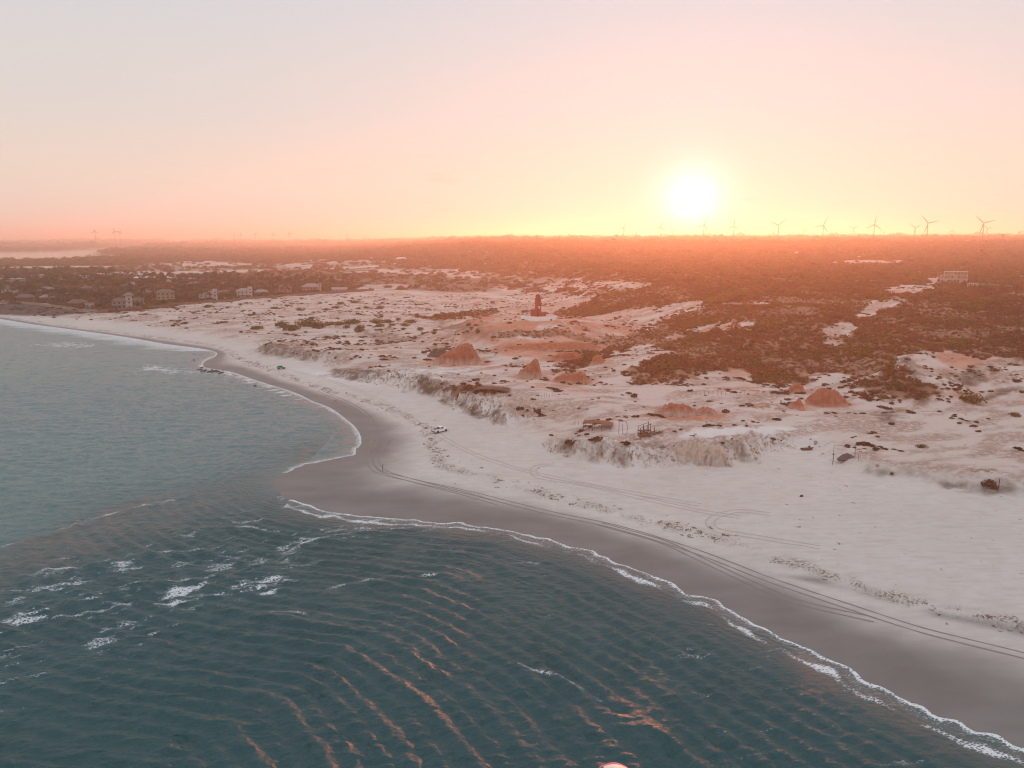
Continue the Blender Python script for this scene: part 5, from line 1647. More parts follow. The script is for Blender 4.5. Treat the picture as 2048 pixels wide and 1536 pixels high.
# post with brush on the far right
o = empty('brush_heap', tuple(hit([(1984, 976)])[0]))
bmh = bush_mesh('brush', M_BROWN, 950, 260, 6, .12, .75, .5)
c = link('brush', bmh, o); c.scale = (4.0, 3.0, 3.4)
MB().tube([(1.3, -.3, -.4), (1.35, -.3, 2.3)], .1, 5).build('post', M_POLE, o)
T(o, 'heap of dark brush with a short post at the right edge', 'brush heap')
o = link('beach_stump', stone_mesh(9), None, tuple(hit([(1603, 993)])[0] + np.array([0, 0, .15])), .6, (1.1, .6, .9))
o.data.materials[0] = M_POLE
T(o, 'lone small dark stump on the open sand at right', 'stump')
o = empty('driftwood_stick', tuple(hit([(765, 942)])[0]))
MB().tube([(0, 0, -.3), (0.05, 0, 1.0), (.1, 0, 1.9)], [.08, .07, .04], 5).build('trunk', M_WOOD, o)
MB().tube([(.07, 0, 1.4), (.5, .1, 1.8)], [.05, .02], 4).build('branch', M_WOOD, o)
T(o, 'single grey driftwood stick standing beside the tyre tracks', 'stick')
# wooden post frame on dune at left
pole_frame(756, 747, [('post', [(-.8, 0, -.3), (-.8, 0, 1.9)], .07), ('post', [(.8, 0, -.3), (.8, 0, 1.9)], .07), ('crossbar', [(-.9, 0, 1.85), (.9, 0, 1.9)], .06)], 'post_frame', 'small square wooden post frame on the dune shelf', 'frame')
# stubs of an old stake fence under the bluff shelter and on the right dunes
for nm, us_, vs_, lab in (('stake_row', np.linspace(960, 1012, 10), np.linspace(794, 792, 10), 'row of short dark stakes below the bluff shelter'),
                          ('stake_row', np.linspace(1150, 1185, 6), np.linspace(850, 846, 6), 'few short stakes just left of the thatched shelter'),
                          ('stake_row', np.linspace(1392, 1460, 9), np.linspace(792, 788, 9), 'row of thin stakes below the scrub hill'),
                          ('stake_row', np.linspace(1072, 1110, 8), np.linspace(798, 792, 8), 'row of pale stakes on the sand below the red ledge')):
    P_ = hit(np.stack([us_, vs_], 1))
    o = empty(nm, tuple(P_[0]))
    for q in P_:
        h = rs.uniform(.9, 1.9)
        MB().tube([(q[0] - P_[0][0], q[1] - P_[0][1], q[2] - P_[0][2] - .3), (q[0] - P_[0][0] + rs.uniform(-.15, .15), q[1] - P_[0][1], q[2] - P_[0][2] + h)], .06, 4).build('stake', M_POLE, o)
    T(o, lab, 'stakes')

# ------------------------------------------------------------------ kite at the bottom edge
kc = np.array(cam.location) + ray(1228, 1532) * 70.0
rgt = Vector(CAM_M.col[0][:3]); upv = Vector((0, 0.35, 0.94)).normalized(); fwd = rgt.cross(upv)
kt = empty('kite', tuple(kc))
Rk = 2.0
def arc(a, r=Rk, along=0.0):
    return rgt * (r * math.sin(a)) + upv * (r * math.cos(a) - Rk) + fwd * along
NP = 24
amax = R(78)
stripes = [('canopy_panel', -1.0, -0.30, (0.02, 0.01, 0.10)), ('canopy_panel', -0.30, -0.16, (0.75, 0.66, 0.62)), ('canopy_panel', -0.16, 0.12, (0.80, 0.16, 0.20)), ('canopy_panel', 0.12, 0.26, (0.85, 0.62, 0.48)), ('canopy_panel', 0.26, 1.0, (0.80, 0.16, 0.20))]
for nm, f0, f1, colr in stripes:
    V, F = [], []
    n = 8
    for i in range(n + 1):
        a = amax * (f0 + (f1 - f0) * i / n)
        ch = 1.5 * (1 - 0.55 * (a / amax) ** 2)
        for k in range(5):
            bulge = 0.16 * math.sin(math.pi * k / 4)
            V.append(arc(a, Rk + bulge, (k / 4 - 0.3) * ch))
    for i in range(n):
        for k in range(4):
            F.append((i * 5 + k, (i + 1) * 5 + k, (i + 1) * 5 + k + 1, i * 5 + k + 1))
    o = link(nm, new_mesh(nm, [tuple(p) for p in V], F, True), kt, mat=paint('kite_cloth_%d' % int(colr[0] * 1000 + colr[1] * 100), colr, 0.6, 0.05))
pts_ = [arc(amax * (i / NP * 2 - 1), Rk, -0.3 * 1.5 * (1 - 0.55 * (i / NP * 2 - 1) ** 2)) for i in range(NP + 1)]
MB().tube(pts_, [0.05 + 0.09 * (1 - abs(i / NP * 2 - 1)) for i in range(NP + 1)], 8).build('leading_edge', paint('kite_edge', (0.78, 0.2, 0.22), 0.5, 0.05), kt, True)
T(kt, 'pink and purple kite canopy just entering the bottom edge', 'kite')
# ------------------------------------------------------------------ village
WALLS = {'white': (0.42, 0.39, 0.37), 'cream': (0.32, 0.24, 0.165), 'beige': (0.30, 0.22, 0.17), 'pink': (0.36, 0.18, 0.13), 'grey': (0.22, 0.20, 0.20), 'brown': (0.22, 0.13, 0.10)}
ROOFS = {'brown': (0.17, 0.095, 0.075), 'grey': (0.27, 0.22, 0.21), 'red': (0.24, 0.085, 0.055), 'white': (0.68, 0.68, 0.69), 'thatch': (0.22, 0.16, 0.13)}
WM = {k: paint('plaster_' + k, v, 0.85, 0.12, 0.6) for k, v in WALLS.items()}
RM = {k: paint('roof_' + k, v, 0.85, 0.22, 0.9) for k, v in ROOFS.items()}


def house(u, v, wpx, floors, wall, roof, label, depth=None, kind='hip', tower=None, wing=None, rz=None, nwin=None, name='house', cat='house'):
    p = hit([(u, v)])[0]
    dist = math.hypot(p[0], p[1])
    W = wpx / _F * dist
    D = depth or min(max(W * 0.7, 6.0), 13.0)
    a = -math.atan2(p[0], p[1]) if rz is None else rz
    HOUSE_SPOTS.append((p[0], p[1] + D / 2, max(W, D) / 2 + 1.0))
    o = empty(name, (p[0], p[1] + D / 2, p[2] - 0.15), a)
    H = 3.0 * floors
    w = MB().box((0, 0, H / 2), (W, D, H)).build('wall', WM[wall], o)
    nw = nwin or max(2, int(W / 3.2))
    for fl in range(floors):
        for i in range(nw):
            x = (i + 0.5) / nw * W - W / 2
            if fl == 0 and i == nw // 2:
                MB().box((x, -D / 2 - 0.03, 1.1), (1.1, 0.1, 2.2)).build('door', M_DARK, o)
            else:
                wn_ = MB().box((x, -D / 2 - 0.02, fl * 3 + 1.65), (1.3, 0.08, 1.25)).build('window', M_GLASS, o)
    if kind == 'hip':
        MB().hip((0, 0, H + 0.2), (W, D), min(D * 0.28, 3.2), max(0.5, W - D * 0.8), 0.8).build('roof', RM[roof], o)
    elif kind == 'flat':
        MB().box((0, 0, H + 0.18), (W + 0.4, D + 0.4, 0.3)).build('roof', RM[roof], o)
        MB().box((W * 0.2, 0.5, H + 0.75), (1.8, 1.8, 0.85)).build('water_tank', RM['grey'], o)
    elif kind == 'shed':
        MB().add([(-W / 2 - .4, -D / 2 - .5, H + .1), (W / 2 + .4, -D / 2 - .5, H + .1), (W / 2 + .4, D / 2 + .4, H + 1.6), (-W / 2 - .4, D / 2 + .4, H + 1.6),
                  (-W / 2 - .4, -D / 2 - .5, H - .1), (W / 2 + .4, -D / 2 - .5, H - .1), (W / 2 + .4, D / 2 + .4, H + 1.4), (-W / 2 - .4, D / 2 + .4, H + 1.4)],
                 [(0, 1, 2, 3), (7, 6, 5, 4), (0, 4, 5, 1), (1, 5, 6, 2), (2, 6, 7, 3), (3, 7, 4, 0)]).build('roof', RM[roof], o)
    # veranda on the seaward side
    if wing:
        vw = MB().box((wing * W * 0.5, -D / 2 - 1.6, 2.75), (W * 0.8, 3.0, 0.2)).build('veranda_roof', RM[roof], o)
        for i in range(5):
            MB().box((wing * W * 0.5 + (i - 2) * W * 0.19, -D / 2 - 2.9, 1.3), (0.22, 0.22, 2.7)).build('column', WM['white'], o)
    if tower:
        tx_, tw, th, tk_ = tower
        tw_o = MB().box((tx_ * W, -D / 2 + tw / 2 - 0.4, th / 2), (tw, tw, th)).build('tower', WM['white'], o)
        for k in range(int(th // 3)):
            MB().box((tx_ * W, -D / 2 - 0.43, 1.7 + 3 * k), (1.2, 0.08, 1.3)).build('window', M_GLASS, tw_o)
        if tk_ == 'dome':
            MB().lathe([(tw * 0.85, th), (tw * 0.8, th + 0.5), (tw * 0.55, th + 1.7), (tw * 0.25, th + 2.4), (0.1, th + 2.6)], 14, (tx_ * W, -D / 2 + tw / 2 - 0.4, 0)).build('thatch_cap', RM['thatch'], tw_o, True)
        else:
            MB().box((tx_ * W, -D / 2 + tw / 2 - 0.4, th + 0.12), (tw + .3, tw + .3, 0.25)).build('parapet', WM['white'], tw_o)
    T(o, label, cat)
    return o


house(238, 617, 30, 2, 'grey', 'brown', 'house with white tower and round thatched cap behind the beach wall', tower=(0.42, 5.0, 10.5, 'dome'), wing=-0.4)
house(327, 605, 30, 3, 'cream', 'brown', 'cream three storey house with brown hipped roof', wing=0.1)
house(412, 602, 30, 2, 'white', 'grey', 'white house with slim white tower and dark roof near the wall', tower=(0.42, 4.2, 10.5, 'flat'), wing=-0.3)
house(486, 595, 28, 2, 'white', 'grey', 'white house with tower at right, second along the wall', tower=(0.36, 4.0, 10.0, 'flat'), wing=-0.2)
house(564, 589, 30, 2, 'pink', 'brown', 'pinkish brown house with wide veranda behind the wall', wing=-0.3)
house(620, 585, 34, 2, 'pink', 'grey', 'long pinkish house with a pillar end near the white hall', tower=(0.46, 3.0, 9.0, 'flat'), wing=-0.2)
house(677, 584, 29, 1, 'white', 'grey', 'white single storey hall with dark windows at the end of the wall', kind='shed', nwin=5, depth=11)
house(18, 567, 40, 2, 'beige', 'white', 'beige flat roofed block at the far left edge', kind='flat')
house(72, 564, 18, 3, 'cream', 'white', 'cream block with white end wall among palms', kind='flat')
house(115, 564, 18, 3, 'cream', 'grey', 'cream block with grey roof right of the white ended block', kind='flat')
house(148, 561, 10, 3, 'pink', 'red', 'narrow orange pink house lit by the sun among palms', kind='flat')
house(169, 565, 20, 3, 'white', 'white', 'white three storey building with striped balconies', kind='flat', wing=0.01)
house(92, 586, 36, 1, 'brown', 'grey', 'low house under a wide grey brown roof, left village', depth=14)
house(178, 582, 36, 1, 'brown', 'brown', 'low house under a wide brown roof, mid village', depth=14)
house(260, 576, 34, 1, 'brown', 'grey', 'low house with grey roof below the white tents', depth=13)
house(328, 568, 20, 1, 'brown', 'grey', 'small grey roofed house right under the white tents', depth=9)
house(45, 601, 26, 1, 'grey', 'brown', 'dark low house behind the plank fence at left', wing=0.1)
house(90, 601, 22, 1, 'grey', 'grey', 'dim grey house behind the fenced plot, left one')
house(150, 613, 30, 1, 'brown', 'brown', 'dark brown bungalow behind the fenced plot', wing=0.1)
house(176, 615, 14, 1, 'white', 'grey', 'tiny white hut at the right end of the plank fence', kind='flat')
house(14, 589, 24, 2, 'white', 'brown', 'white two storey house under palms at the left edge')
house(520, 590, 24, 1, 'white', 'grey', 'low white house behind the wall between two larger houses')
house(606, 569, 22, 1, 'beige', 'thatch', 'small beige house with pale roof behind the palms')
house(385, 573, 22, 1, 'beige', 'brown', 'little brown roofed house in the middle of the palm grove')
house(450, 572, 20, 1, 'white', 'red', 'little white house with red roof in the palm grove')
house(285, 590, 22, 1, 'beige', 'brown', 'brown roofed house behind the domed tower house')
house(445, 588, 20, 1, 'white', 'grey', 'long low white annex between the two tower houses', kind='flat')
house(272, 607, 20, 1, 'white', 'brown', 'white garden pavilion between dome house and cream house', kind='hip')

# far white buildings inland
for i, (u, v, w) in enumerate([(310, 508, 12), (356, 503, 10), (436, 503, 9), (484, 508, 18), (560, 504, 10), (732, 507, 12), (825, 508, 16), (802, 521, 22), (1722, 517, 8), (1596, 511, 8), (944, 506, 14), (648, 490, 14)]):
    nm = ['first', 'second', 'third', 'fourth', 'fifth', 'sixth', 'seventh', 'eighth', 'ninth', 'tenth', 'eleventh', 'twelfth']
    lab = {0: 'far white building left of the palm headland by the river', 1: 'far white building on the wooded headland by the river', 2: 'small far white building in woodland above the sand road',
           3: 'wide far white building in woodland left of the sandy bank', 4: 'far white building straight above the village palms', 5: 'far white building at the tip of the sandy bank',
           6: 'pair wide far white building right of the sandy bank', 7: 'low pale building at the dark wood edge inland', 8: 'tiny white house in the hazy scrub at right', 9: 'tiny white house in the glare below the sun',
           10: 'far pale building in hazy scrub left of the glare', 11: 'faint pale building near the horizon at centre left'}[i]
    house(u, v, w, 1, 'white', 'white', lab, kind='hip' if i % 2 else 'flat', nwin=3, depth=12, name='far_house')

# white marquee tents
TENT = MB()
def tent(w, d, h):
    m = MB()
    nx = 3
    for i in range(nx):
        x0 = -w / 2 + w * i / nx; x1 = x0 + w / nx; xm = (x0 + x1) / 2
        m.add([(x0, -d / 2, h), (x1, -d / 2, h), (x1, d / 2, h), (x0, d / 2, h), (xm, 0, h * 1.75)], [(0, 1, 4), (1, 2, 4), (2, 3, 4), (3, 0, 4), (3, 2, 1, 0)])
    return m
M_TENT = paint('white_tent_cloth', (0.80, 0.80, 0.81), 0.7, 0.04)
for i, (u, v, w, lab) in enumerate([(278, 561, 26, 'leftmost white peaked tent beyond the village'), (304, 561, 28, 'second white peaked tent from the left beyond village'), (331, 561, 28, 'third white peaked tent from the left beyond village'), (355, 560, 22, 'rightmost white peaked tent beyond the village')]):
    p = hit([(u, v)])[0]
    dist = math.hypot(p[0], p[1]); W = w / _F * dist
    HOUSE_SPOTS.append((p[0], p[1] + 8, W / 2 + 4))
    o = empty('marquee_tent', (p[0], p[1] + 8, p[2]), -math.atan2(p[0], p[1]))
    tent(W, 14, 3.2 + 0.4 * (i % 2)).build('canopy', M_TENT, o)
    for sx_ in (-1, 1):
        for sy_ in (-1, 1):
            MB().tube([(sx_ * W * .48, sy_ * 6.6, -.2), (sx_ * W * .48, sy_ * 6.6, 3.3)], .09, 5).build('pole', M_METAL, o)
    T(o, lab, 'tent', 'white tents beyond the village')

# long boundary wall between village and beach
def run_wall(name, px, h, th, mat, label, cat, post_every=9.0, postmat=None, part='wall_panel', split=14.0):
    P_ = hit(px)[:, :2]
    o = empty(name, (P_[0][0], P_[0][1], 0))
    ox, oy = P_[0]
    for a, b in zip(P_[:-1], P_[1:]):
        L = np.hypot(*(b - a)); n = max(1, int(L / split))
        an = math.atan2((b - a)[1], (b - a)[0])
        for i in range(n):
            q0 = a + (b - a) * i / n; q1 = a + (b - a) * (i + 1) / n
            c = (q0 + q1) / 2
            z0 = min(ground_z(*q0), ground_z(*q1)) - 0.5; z1 = (ground_z(*q0) + ground_z(*q1)) / 2 + h
            MB().box((c[0] - ox, c[1] - oy, (z0 + z1) / 2), (L / n - 0.34, th, z1 - z0), an).build(part, mat, o)
            MB().box((q0[0] - ox, q0[1] - oy, (z0 + z1 + 0.15) / 2), (0.36, th + 0.12, z1 - z0 + 0.15), an).build('post', postmat or mat, o)
    return T(o, label, cat)


M_BWALL = paint('brown_wall_render', (0.20, 0.105, 0.075), 0.9, 0.2, 0.4)
run_wall('boundary_wall', [(196, 627), (260, 620), (340, 613), (400, 608), (480, 600), (560, 594), (640, 588), (700, 584), (748, 581)], 2.4, 0.3, M_BWALL, 'long brown boundary wall between village and beach', 'wall')
run_wall('plank_fence', [(34, 607), (80, 611), (130, 618), (195, 626)], 2.3, 0.12, paint('weathered_planks', (0.33, 0.24, 0.19), 0.9, 0.35, 1.2), 'pale weathered plank fence behind the dark beach plot', 'fence', part='plank_panel', split=4.0)
run_wall('low_kerb_wall', [(52, 632), (80, 628), (108, 622)], 0.5, 0.4, WM['beige'], 'low pale kerb crossing the dark beach plot', 'kerb')
run_wall('ruin_wall', [(1950, 573), (1985, 573), (2025, 577)], 1.6, 0.3, WM['grey'], 'low broken grey wall right of the concrete building', 'wall')

# palms, kept clear of the buildings
pr_n = 0
palms = []
for (x, y) in PALM_XY:
    if any((x - hx) ** 2 + (y - hy) ** 2 < (hr * 0.8) ** 2 for hx, hy, hr in HOUSE_SPOTS):
        continue
    palms.append((x, y))
rp = random.Random(21)
rp.shuffle(palms)
palms = palms[:900]
palms.sort(key=lambda q: q[1])
pz = height(np.array([q[0] for q in palms]), np.array([q[1] for q in palms]))
for i, (x, y) in enumerate(palms[:300]):
    tr, crn = PALMS[i % 5]
    s = rp.uniform(7.5, 13.5)
    o = empty('coconut_palm', (x, y, pz[i]), rp.uniform(0, 6.28))
    a = link('trunk', tr, o); a.scale = (s, s, s)
    b = link('crown', crn, o); b.scale = (s * 1.15 * 9.0 / s, s * 1.15 * 9.0 / s, s)
    T(o, 'coconut palm with dark drooping fronds in the village grove', 'palm tree', 'coconut palms of the beach village')
PALM_JOIN = []
for tr, crn in PALMS:
    mb = MB()
    mb.add([v.co for v in tr.vertices], [tuple(f.vertices) for f in tr.polygons])
    mb.add([(v.co.x * 0.95, v.co.y * 0.95, v.co.z) for v in crn.vertices], [tuple(f.vertices) for f in crn.polygons])
    PALM_JOIN.append(mb.mesh('palm_far', M_PALM))
fp = palms[300:]
fs = np.array([rp.uniform(8, 13.5) for _ in fp])
if fp:
    instancer('far_palm_grove', np.array([(x, y, z) for (x, y), z in zip(fp, pz[300:])]), np.stack([fs, fs, fs], 1), [rp.uniform(0, 6.28) for _ in fp], [rp.randrange(5) for _ in fp], PALM_JOIN,
              'farther coconut palms massed behind the village', 'palm grove')
# round garden trees below the palms
GT = [bush_mesh('garden_tree', M_PALM, 960 + i, 260, 8, .11, .9, .5) for i in range(3)]
r3 = np.random.default_rng(9)
gx3 = r3.uniform(min(xs_), max(xs_), 12000); gy3 = r3.uniform(min(ys_), max(ys_), 12000)
k3 = in_poly(gx3, gy3, VILLAGE) & (np.abs(gx3) < 0.74 * gy3)
for hx, hy, hr in HOUSE_SPOTS:
    k3 &= ((gx3 - hx) ** 2 + (gy3 - hy) ** 2) > (hr * 0.85) ** 2
gx3, gy3 = gx3[k3][:3800], gy3[k3][:3800]
s3 = r3.uniform(3.0, 7.5, len(gx3))
instancer('garden_foliage', np.column_stack([gx3, gy3, height(gx3, gy3) - 0.1]), np.stack([s3, s3, s3 * 0.9], 1), r3.uniform(0, 6.28, len(gx3)), r3.integers(0, 3, len(gx3)), GT,
          'dark garden bushes and low trees filling the village', 'garden foliage')

# ------------------------------------------------------------------ unfinished concrete building on the hill
M_CONC = paint('bare_concrete', (0.46, 0.38, 0.34), 0.9, 0.15, 0.5)
p = hit([(1914, 566)])[0]
dist = math.hypot(p[0], p[1])
W = 41 / _F * dist; D = 8.0
bl_ = empty('concrete_building', (p[0], p[1] + 5, p[2] - 0.3), -math.atan2(p[0], p[1]) - 0.06)
nb = 8
for fl in range(3):
    z0 = fl * 2.9
    x0 = -W / 2 if fl < 2 else -W / 2 + 2.2
    MB().box(((x0 + W / 2) / 2, 0, z0 + 2.76), (W / 2 - x0 + 0.3, D + 0.4, 0.3)).build('slab', M_CONC, bl_)
    k = nb if fl < 2 else nb - 1
    for i in range(k + 1):
        x = x0 + (W / 2 - x0 - 0.5) * i / k + 0.25
        for yy_ in (-D / 2 + 0.2, D / 2 - 0.2):
            MB().box((x, yy_, z0 + 1.3), (0.5, 0.4, 2.6)).build('column', M_CONC, bl_)
    for i in range(k):
        xa = x0 + (W / 2 - x0 - 0.5) * (i + 0.5) / k + 0.25
        if (i + fl) % 4 == 3:
            MB().box((xa, D / 2 - 0.5, z0 + 1.3), ((W / 2 - x0) / k - 0.6, 0.15, 2.58)).build('back_wall', M_CONC, bl_)
        MB().box((xa, -D / 2 + 0.22, z0 + 0.35), ((W / 2 - x0) / k - 0.56, 0.2, 0.7)).build('sill_wall', M_CONC, bl_)
        if (i + 2 * fl) % 5 == 1:
            MB().box((xa, -D / 2 + 0.3, z0 + 1.65), ((W / 2 - x0) / k - 0.56, 0.16, 1.88)).build('infill_wall', M_CONC, bl_)
T(bl_, 'three storey unfinished concrete building on the scrub hill crest', 'building')
an = empty('concrete_annex', tuple(hit([(1945, 574)])[0]), -0.3)
MB().box((0, 0, 2.6), (6.0, 5.0, 0.3)).build('slab', M_CONC, an)
for x in (-2.7, 0, 2.7):
    for yy_ in (-2.2, 2.2):
        MB().box((x, yy_, 1.2), (.4, .4, 2.5)).build('column', M_CONC, an)
MB().box((1.2, -2.6, -0.4), (2.6, 3.5, 0.3)).build('step_slab', M_WHITE, an)
T(an, 'small open concrete annex just right of the unfinished building', 'annex')

# kiosk on the dunes and lamp posts along the inland track
p = hit([(985, 607)])[0]
ko = empty('beach_kiosk', tuple(p), -0.2)
MB().box((0, 0, 1.1), (3.4, 2.6, 2.2)).build('wall', WM['grey'], ko)
MB().hip((0, 0, 2.4), (4.4, 3.6), 1.0, 1.6, 0.3).build('roof', WM['white'], ko)
MB().box((0, -1.33, 1.3), (2.2, 0.08, 1.0)).build('counter_opening', M_DARK, ko)
T(ko, 'small white roofed kiosk left of the lighthouse', 'kiosk')
for i, (u, v, h) in enumerate([(825, 584, 8), (858, 586, 11), (891, 588, 10), (921, 590, 9), (949, 593, 9), (994, 612, 9)]):
    p = hit([(u, v)])[0]
    H = h / _F * math.hypot(p[0], p[1])
    o = empty('utility_pole', tuple(p))
    MB().tube([(0, 0, -.4), (0, 0, H)], [.16, .11], 6).build('mast', paint('pale_pole', (0.5, 0.42, 0.38), .8, .1), o)
    MB().box((0, 0, H - .5), (1.8, .14, .14)).build('crossarm', M_POLE, o)
    T(o, ['leftmost', 'second', 'third', 'fourth', 'fifth', 'rightmost'][i] + ' pale utility pole in the row left of the lighthouse', 'pole', 'utility poles along the inland track')

# ------------------------------------------------------------------ wind turbines
M_TURB = paint('turbine_backlit', (0.16, 0.12, 0.11), 0.5, 0.05)  # white turbines seen against the sun; their backlit shade is in this dark colour
TURB = [(1247, 455, 0.3), (1322, 454, 0.1), (1345, 461, 0.9), (1408, 451, 0.15), (1432, 461, 0.5), (1468, 452, 0.05), (1518, 462, 0.7), (1546, 466, 0.3), (1557, 450, 0.45), (1599, 466, 1.0), (1609, 460, 0.6),
        (1647, 451, 0.2), (1663, 465, 0.8), (1707, 457, 0.5), (1711, 466, 0.9), (1749, 449, 0.05), (1767, 464, 0.35), (1831, 455, 0.55), (1856, 446, -0.35), (1906, 462, 0.1), (1968, 446, -0.38), (1975, 457, 0.6),
        (190, 457, 0.05), (229, 457, -0.1), (239, 458, 0.3), (481, 464, 0.1), (511, 463, 0.4), (546, 463, 0.2), (579, 461, -0.2)]
ORD = ['first', 'second', 'third', 'fourth', 'fifth', 'sixth', 'seventh', 'eighth', 'ninth', 'tenth', 'eleventh', 'twelfth', 'thirteenth', 'fourteenth', 'fifteenth', 'sixteenth', 'seventeenth', 'eighteenth',
       'nineteenth', 'twentieth', 'twenty first', 'twenty second']
for i, (u, v, ph) in enumerate(TURB):
    left = i >= 22
    px_h = max(14, 477 - v)
    D = min(49 * _F / px_h, 4600.0)
    if left:
        v += 6; D = 6000.0
    d = ray(u, v); hd = np.array([d[0], d[1]]) / math.hypot(d[0], d[1])
    x, y = hd * D
    hubz = CAM_Z + d[2] / math.hypot(d[0], d[1]) * D
    gz_ = ground_z(x, y)
    H = max(30.0, hubz - gz_)
    o = empty('wind_turbine', (x, y, gz_ - 1), -math.atan2(x, y) + (0.35 if i % 3 == 0 else -0.25))
    tr_ = 0.6 if left else 1.0
    MB().tube([(0, 0, 0), (0, 0, H * .5), (0, 0, H)], [H * 0.030 * tr_, H * 0.023 * tr_, H * 0.017 * tr_], 10).build('tower', M_TURB, o, True)
    ks = H / 100.0
    MB().box((0, 1.5 * ks, H + 1.6 * ks), (4.2 * ks, 10.5 * ks, 4.0 * ks), 0, 0.9).build('nacelle', M_TURB, o)
    MB().lathe([(1.9 * ks, 0), (1.6 * ks, 1.6 * ks), (0.5 * ks, 2.6 * ks)], 10).build('hub', M_TURB, o, True, loc=(0, -3.8 * ks, H + 1.6 * ks)).rotation_euler = (R(90), 0, 0)
    Rb = H * (0.22 if left else 0.60)
    for k in range(3):
        a = ph * 2.094 + k * 2.0944
        bl_m = MB()
        sec = [(0.03, 1.2 * ks, 1.0 * ks), (0.16, 2.8 * ks, .8 * ks), (0.45, 2.0 * ks, .5 * ks), (0.8, 1.3 * ks, .35 * ks), (1.0, 0.5 * ks, .2 * ks)]
        V, F = [], []
        for f_, c_, t_ in sec:
            for (dx, dy) in ((-c_, 0), (0, -t_), (c_, 0), (0, t_)):
                V.append((dx, -5.0 * ks + dy, f_ * Rb))
        for s_ in range(4):
            for q in range(4):
                F.append((s_ * 4 + q, s_ * 4 + (q + 1) % 4, (s_ + 1) * 4 + (q + 1) % 4, (s_ + 1) * 4 + q))
        F += [(3, 2, 1, 0), (16, 17, 18, 19)]
        bl_m.add(V, F).build('blade', M_TURB, o, loc=(0, 0, H + 1.6 * ks)).rotation_euler = (0, a, 0)
    if left:
        T(o, ['first', 'second', 'third', 'fourth', 'fifth', 'sixth', 'seventh'][i - 22] + ' tiny wind turbine from the left edge along the horizon', 'wind turbine', 'wind turbines on the horizon, left')
    else:
        T(o, ORD[i] + ' wind turbine from the left in the row by the sun', 'wind turbine', 'wind turbines on the horizon, right')
# lattice masts
for (u, vt, vb, lab) in ((2006, 472, 492, 'lattice radio mast with a cabin top at the right horizon'), (694, 463, 481, 'thin lattice mast on the horizon left of centre'), (468, 468, 486, 'short lattice mast on the left horizon')):
    p = hit([(u, vb)])[0]
    D = min(math.hypot(p[0], p[1]), 4200)
    d = ray(u, vt); hd = np.array([d[0], d[1]]) / math.hypot(d[0], d[1])
    x, y = hd * D; z1 = CAM_Z + d[2] / math.hypot(d[0], d[1]) * D; z0 = ground_z(x, y)
    H = max(25, z1 - z0); b = H * .045 + 0.8
    o = empty('lattice_mast', (x, y, z0 - .5))
    for sx_ in (-1, 1):
        for sy_ in (-1, 1):
            MB().tube([(sx_ * b, sy_ * b, 0), (sx_ * .5, sy_ * .5, H)], .28, 4).build('leg', M_TURB, o)
    br = MB()
    for k in range(9):
        f0, f1 = k / 9, (k + 1) / 9
        w0, w1 = b + (.5 - b) * f0, b + (.5 - b) * f1
        for s_ in (-1, 1):
            br.tube([(-w0, s_ * w0, H * f0), (w1, s_ * w1, H * f1)], .16, 4).tube([(s_ * w0, -w0, H * f0), (s_ * w1, w1, H * f1)], .16, 4)
    br.build('bracing', M_TURB, o)
    MB().box((0, 0, H), (3.4, 3.4, 3.0)).build('top_cabin', M_TURB, o)
    T(o, lab, 'mast')

# ------------------------------------------------------------------ tyre tracks pressed into the sand
t = NT('pressed_damp_sand')
P = t.pos()
nn = t.noise(3.0, 3, 0.6, P)
t.principled(Base_Color=t.mix(nn, (0.24, 0.20, 0.185), (0.33, 0.28, 0.26)), Roughness=0.9, Specular_IOR_Level=0.15, Normal=t.bump(nn, 0.4, 0.05))
M_RUT = t.mat
t = NT('pressed_dry_sand')
nn = t.noise(3.0, 3, 0.6, t.pos())
t.principled(Base_Color=t.mix(nn, (0.47, 0.395, 0.36), (0.55, 0.47, 0.43)), Roughness=0.95, Specular_IOR_Level=0.1, Normal=t.bump(nn, 0.4, 0.05))
M_RUTD = t.mat


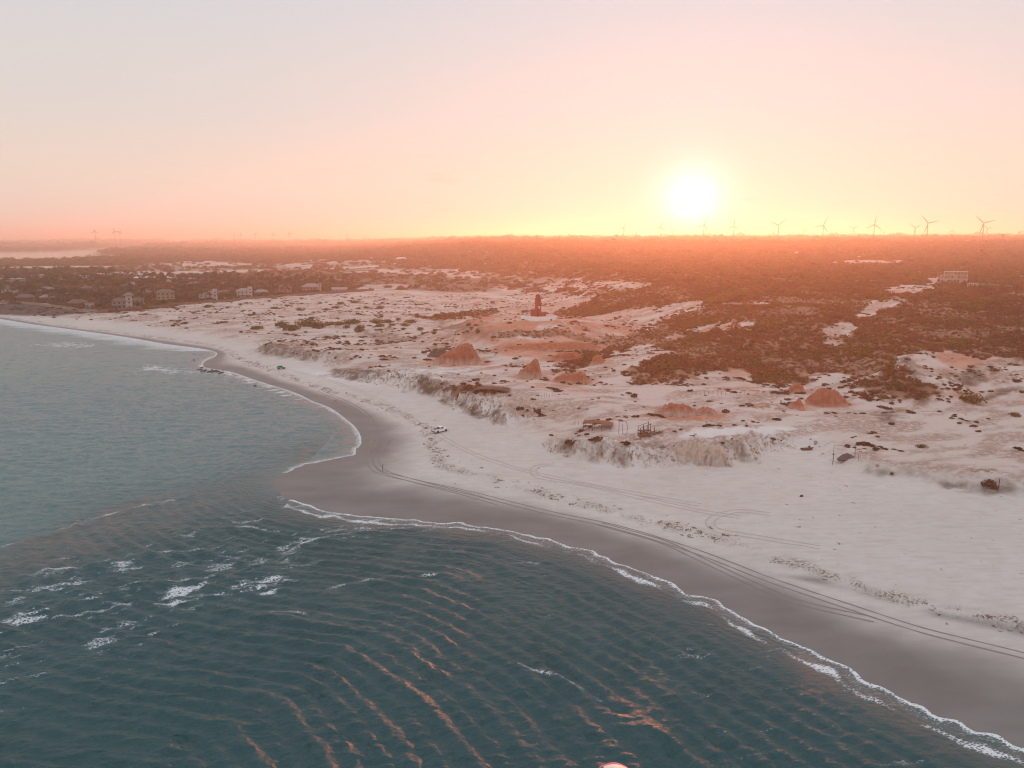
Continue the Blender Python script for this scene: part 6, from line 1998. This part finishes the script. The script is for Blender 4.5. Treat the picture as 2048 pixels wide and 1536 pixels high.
def ruts(px, mat, gauge=1.7, wid=0.2):
    L = np.array(smooth_line(hit(px)[:, :2], 14))
    tan = np.gradient(L, axis=0); tan /= np.linalg.norm(tan, axis=1)[:, None] + 1e-9
    nrm = np.stack([-tan[:, 1], tan[:, 0]], 1)
    for s in (-1, 1):
        offs = [(-wid, 0.015), (-wid * 0.5, 0.075), (-wid * 0.30, 0.030), (wid * 0.30, 0.030), (wid * 0.5, 0.075), (wid, 0.015)]
        V = []
        wob = 0.10 * noise(np.arange(len(L)) / 9.0, np.zeros(len(L)), 300 + s)
        wv = 0.35 + 0.75 * smooth(-0.35, 0.3, noise(L[:, 0] / 7.0, L[:, 1] / 7.0, 310 + s) + 0.5 * noise(L[:, 0] / 1.6, L[:, 1] / 1.6, 312))
        for o_, dz in offs:
            q = L + nrm * (s * gauge / 2 + o_ * wv + wob)[:, None]
            V.append(np.column_stack([q, height(q[:, 0], q[:, 1]) + dz]))
        n = len(L)
        VV = np.concatenate(V); F = []
        for k in range(len(offs) - 1):
            for i in range(n - 1):
                F.append((k * n + i, k * n + i + 1, (k + 1) * n + i + 1, (k + 1) * n + i))
        me = new_mesh('tyre_track', VV.tolist(), F, True)
        if me.polygons[0].normal.z < 0:
            me.flip_normals()
        me.materials.append(mat)
        o = link('tyre_track', me)
        o['kind'] = 'structure'


ruts([(640, 782), (700, 808), (735, 832), (750, 862), (743, 902), (741, 926), (764, 946), (830, 962), (900, 977), (1000, 1001), (1100, 1026), (1240, 1056), (1400, 1106), (1540, 1160), (1700, 1214), (1850, 1262), (2050, 1312)], M_RUT)
ruts([(775, 880), (757, 905), (752, 925), (775, 946), (840, 965), (920, 985), (1000, 1008)], M_RUT)
ruts([(1200, 1048), (1320, 1082), (1400, 1118), (1500, 1165), (1600, 1205), (1750, 1240)], M_RUT, 1.5)
ruts([(1110, 930), (1078, 932), (1066, 942), (1085, 956), (1180, 972), (1300, 1000), (1400, 1022), (1480, 1035)], M_RUTD)
ruts([(1540, 1028), (1480, 1022), (1440, 1030), (1420, 1045), (1440, 1062), (1520, 1075), (1640, 1095)], M_RUTD)
ruts([(870, 865), (930, 900), (1010, 930), (1120, 958), (1260, 985), (1400, 1010)], M_RUTD)
ruts([(880, 864), (830, 842), (760, 800), (680, 768), (600, 745), (565, 737)], M_RUTD)
# ------------------------------------------------------------------ the warm evening haze
bm = bmesh.new()
bmesh.ops.create_cube(bm, size=1.0)
hme = bpy.data.meshes.new('haze')
bm.to_mesh(hme); bm.free()
haze = bpy.data.objects.new('haze', hme)
HZ0, HZ1 = -4.0, 152.0
haze.scale = (26000, 17500, HZ1 - HZ0)
haze.location = (0, 17500 / 2 - 2200, (HZ0 + HZ1) / 2)
haze['kind'] = 'stuff'
haze['label'] = 'warm evening haze over the coast'
haze['category'] = 'haze'
t = NT('haze_air')
pv = t.n('ShaderNodeVolumePrincipled', {'Color': (0.98, 0.85, 0.74), 'Density': 0.0002, 'Anisotropy': 0.65})
pv.inputs['Absorption Color'].default_value = (0, 0, 0, 1)
t.t.links.new(pv.outputs[0], t.out.inputs['Volume'])
hme.materials.append(t.mat)
COL.objects.link(haze)
